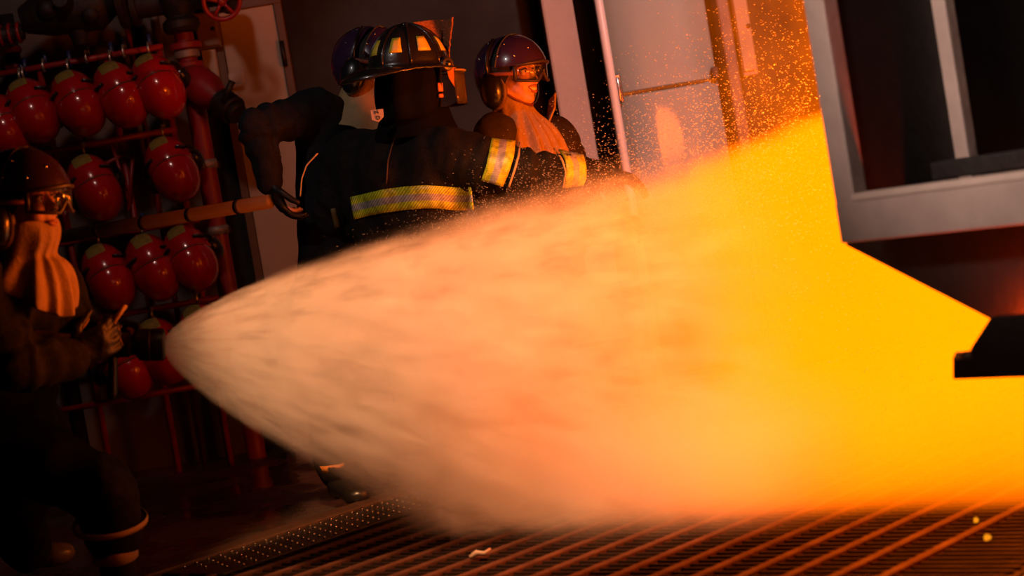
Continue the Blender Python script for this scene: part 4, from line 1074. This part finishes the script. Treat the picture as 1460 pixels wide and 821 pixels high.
# standing collar with a small name tab
ring_sheet(PB, 'collar', Matrix.Translation(J['neck'] + Vector((0, 0, -.01))) @ Hb.to_3x3().to_4x4(), [(-.06, .155, .17, 0, .02), (-.01, .125, .135, 0, 0), (.045, .118, .122, 0, 0)], black_felt, .03, 4, a0=30, a1=330, thick=.012, phase=3)
tabp = [(528, 157), (546, 155), (547, 166), (540, 174), (530, 171)]
bm = bmesh.new(); tc_ = 6.93; b_prism(bm, [at(x, y, tc_ + .0) for x, y in tabp], Vector((0, .006, 0))); tab = mesh_obj('collar_tab', bm, pbr('pale_grey_tab', (.5, .42, .36), .6), PB.e, smooth=False, bevel=.001)
def text_on(txt, p, size, mat, parent, rot, name='lettering', extrude=.001):
    cu = bpy.data.curves.new(name, 'FONT'); cu.body = txt; cu.size = size; cu.extrude = extrude; cu.align_x = 'CENTER'; cu.align_y = 'CENTER'
    o = bpy.data.objects.new(name + '_t', cu); COL.objects.link(o); dg = bpy.context.evaluated_depsgraph_get(); me = bpy.data.meshes.new_from_object(o.evaluated_get(dg)); bpy.data.objects.remove(o)
    ob = bpy.data.objects.new(name, me); ob.location = p; ob.rotation_euler = rot; COL.objects.link(ob); me.materials.clear(); me.materials.append(mat); ob.parent = parent; ob.matrix_parent_inverse = world_of(parent).inverted(); return ob
text_on('N\nD', at(538, 164, tc_ - .002), .020, cloth_black, tab, (R(90), R(-8), 0))

# ================================================================= D: nozzle operator at the left edge
Hd = headmat(at(28, 283, 5.46), (.93, -.36, -.05), (.04, 0, 1))
J = dict(neck=at(26, 362, 5.52), sh_r=at(-34, 405, 5.36), sh_l=at(78, 412, 5.95), chest=at(16, 440, 5.62), pelvis=at(8, 600, 5.78),
         el_r=at(22, 520, 5.36), el_l=at(98, 478, 5.92), wr_r=at(100, 512, 5.50), wr_l=at(146, 484, 5.78),
         hip_r=at(-10, 625, 5.66), hip_l=at(40, 620, 5.9), kn_r=at(150, 700, 5.55), kn_l=at(20, 745, 6.15),
         an_r=at(172, 835, 5.62), an_l=at(40, 790, 6.62), foot_r=at(205, 862, 5.58), foot_l=at(75, 790, 6.75))
J['foot_r'].z = .045; J['foot_l'].z = .045; J['an_r'].z = .10; J['an_l'].z = .10
hd = {'r': (Vector((.75, .2, .25)), Vector((.2, .8, .3)), .95, 1), 'l': (Vector((.85, -.25, .05)), Vector((.0, -.7, -.6)), .9, -1)}
PD = person(J, 'person in dark gear and red-lit goggles holding the hose nozzle at the left edge', coat_m, (.9, -.35, 0), Hd, .005, hands=hd, coat_fold=.010, coat_r=1.0, tend=(.55, .12))
worn_cranial(PD, Hd); face_bits(PD, Hd, False)
# chin cover and cape
ring_sheet(PD, 'hood', Hd, [(-.070, .056, .085, .033, -.008), (-.085, .072, .086, .030, .01), (-.110, .072, .082, .02, .022), (-.150, .07, .078, .0, .014), (-.165, .085, .09, .0, .01), (-.185, .096, .125, .0, .012), (-.21, .104, .142, .0, .03), (-.235, .108, .145, .0, .06), (-.25, .104, .138, .0, .085)], hood_m, .13, 5, phase=1.1)
# band above the boot of the forward leg
kn, an = J['kn_r'], J['an_r']; p_ = an.lerp(kn, .42); B = basis(kn - an)
bm = bmesh.new(); b_lathe(bm, [(.060, -.04), (.062, .0), (.062, .04)], Matrix.Translation(p_) @ B.to_4x4(), 28, caps=False); ob = mesh_obj('reflective_cuff', bm, pbr('pale_reflective_cuff', (.7, .55, .45), .4), PD.e); solid(ob, .004)
bm = bmesh.new(); b_lathe(bm, [(.102, -.008), (.104, .0), (.102, .008)], Matrix.Translation(an.lerp(kn, .66)) @ B.to_4x4(), 28, caps=False); ob = mesh_obj('trouser_hem', bm, trim_pipe, PD.e); solid(ob, .003)
q = J['foot_l']; bm = bmesh.new(); b_sphere(bm, q + Vector((.02, -.02, .01)), (.062, .056, .04)); mesh_obj('toe_cap', bm, pbr('dull_grey_toe_cap', (.16, .13, .10), .3, coat=.3), PD.e)

# ------------------------------------------------------------------ hose and nozzle
nz_m = pbr('black_nozzle_rubber', (.014, .011, .010), .4, coat=.2)
tip = S0.copy(); nd = Vector(ax) ; back = at(120, 492, 5.62); hdn = (tip - back).normalized()
nz = empty('hose_nozzle', back, 'black hose nozzle with a looped bail handle, spray bursting from its tip', 'nozzle')
Bz = basis(hdn); Lz = (tip - back).length
bm = bmesh.new(); b_lathe(bm, [(.026, -.04), (.03, 0), (.03, Lz * .35), (.036, Lz * .38), (.036, Lz * .55), (.030, Lz * .58), (.030, Lz * .66)], Matrix.Translation(back) @ Bz.to_4x4(), 28); mesh_obj('barrel', bm, nz_m, nz, bevel=.002)
bm = bmesh.new(); b_lathe(bm, [(.032, Lz * .64), (.045, Lz * .68), (.047, Lz * .8), (.043, Lz * .82), (.047, Lz * .84), (.046, Lz * .97), (.038, Lz * 1.0), (.02, Lz * .985)], Matrix.Translation(back) @ Bz.to_4x4(), 32); mesh_obj('pattern_bumper', bm, nz_m, nz, bevel=.002)
bp = back + hdn * Lz * .46; s_ = hdn.cross(Vector((0, 0, 1))).normalized()
h1 = at(163, 458, 5.6); h2 = at(178, 437, 5.6)
bm = bmesh.new()
pts = [bp - s_ * .038, (h1 - s_ * .036), (h2 - s_ * .03), (h2 + s_ * .03), (h1 + s_ * .036), bp + s_ * .038]
b_tube(bm, pts, .0065, 10); 
mesh_obj('bail_handle', bm, pbr('worn_brass_handle', (.45, .28, .12), .4), nz)
bm = bmesh.new(); b_cap(bm, bp + Vector((-.03, 0, -.03)), bp + Vector((-.05, 0, -.13)), .017, .019, squash=.8); mesh_obj('pistol_grip', bm, nz_m, nz)
hs = [back, at(90, 492, 5.6), at(20, 486, 5.52), at(-60, 500, 5.5), at(-160, 560, 5.6), at(-260, 700, 5.8)]
hg = Vector((hs[-1].x - .25, hs[-1].y + .15, .04)); hs += [Vector(((hs[-1].x + hg.x) / 2 - .08, hs[-1].y + .06, .16)), hg, hg + Vector((-.6, .3, 0))]
bm = bmesh.new()
# smooth the run of the hose
def catmull(P, n=6):
    out_ = []
    for i in range(len(P) - 1):
        p0, p1, p2, p3 = P[max(0, i - 1)], P[i], P[i + 1], P[min(len(P) - 1, i + 2)]
        for j in range(n):
            t = j / n; out_.append(.5 * ((2 * p1) + (p2 - p0) * t + (2 * p0 - 5 * p1 + 4 * p2 - p3) * t * t + (3 * p1 - p0 - 3 * p2 + p3) * t ** 3))
    out_.append(P[-1]); return out_
b_tube(bm, catmull([back + hdn * -.03] + hs[1:]), .034, 16)
ho = mesh_obj('fire_hose', bm, pbr('brown_rubber_hose', (.09, .045, .025), .5, var=.2, bump=.2, bscale=80)); tag(ho, 'brown fire hose running from the nozzle past the left edge', 'hose')

# ------------------------------------------------------------------ flying droplets
mt, nt, out = new_mat('water_drop'); b = NB(nt)
p = nt.nodes.new('ShaderNodeBsdfPrincipled'); p.inputs['Base Color'].default_value = (.9, .85, .8, 1); p.inputs['Roughness'].default_value = .15; p.inputs['Transmission Weight'].default_value = .3
tr = nt.nodes.new('ShaderNodeBsdfTranslucent'); tr.inputs[0].default_value = (.9, .9, .9, 1); mx = nt.nodes.new('ShaderNodeMixShader'); mx.inputs[0].default_value = .6
nt.links.new(p.outputs[0], mx.inputs[1]); nt.links.new(tr.outputs[0], mx.inputs[2]); nt.links.new(mx.outputs[0], out.inputs[0])
bm = bmesh.new(); rnd = random.Random(3)
base_o = [Vector(v) for v in ((1, 0, 0), (-1, 0, 0), (0, 1, 0), (0, -1, 0), (0, 0, 1), (0, 0, -1))]
fo = ((0, 2, 4), (2, 1, 4), (1, 3, 4), (3, 0, 4), (2, 0, 5), (1, 2, 5), (3, 1, 5), (0, 3, 5))
RM = SPM.to_3x3()
for i in range(16000):
    d = .45 + 1.65 * rnd.random() ** .5; a = rnd.uniform(0, 2 * math.pi)
    if rnd.random() < .8: a = rnd.gauss(0, .55)                   # more of them hang above the jet
    q = .86 + abs(rnd.gauss(0, .13 + .22 * max(0, d - .6))) 
    r_ = sprad(d) * q; P0_ = Vector((d, r_ * math.cos(a), r_ * math.sin(a)))
    dirn = (RM @ Vector((1, .12 * math.cos(a), .12 * math.sin(a)))).normalized(); B = basis(dirn)
    c = SPM @ P0_; s = rnd.uniform(.0003, .0007) * (.5 + .8 * d)
    if c.z < .03: continue
    vs = [bm.verts.new(c + B @ Vector((v.x * s, v.y * s, v.z * s * 2.6))) for v in base_o]
    for f in fo: bm.faces.new([vs[j] for j in f])
dr = mesh_obj('water_droplets', bm, mt); tag(dr, 'loose water droplets thrown off around the spray', 'water droplets', kind='stuff')
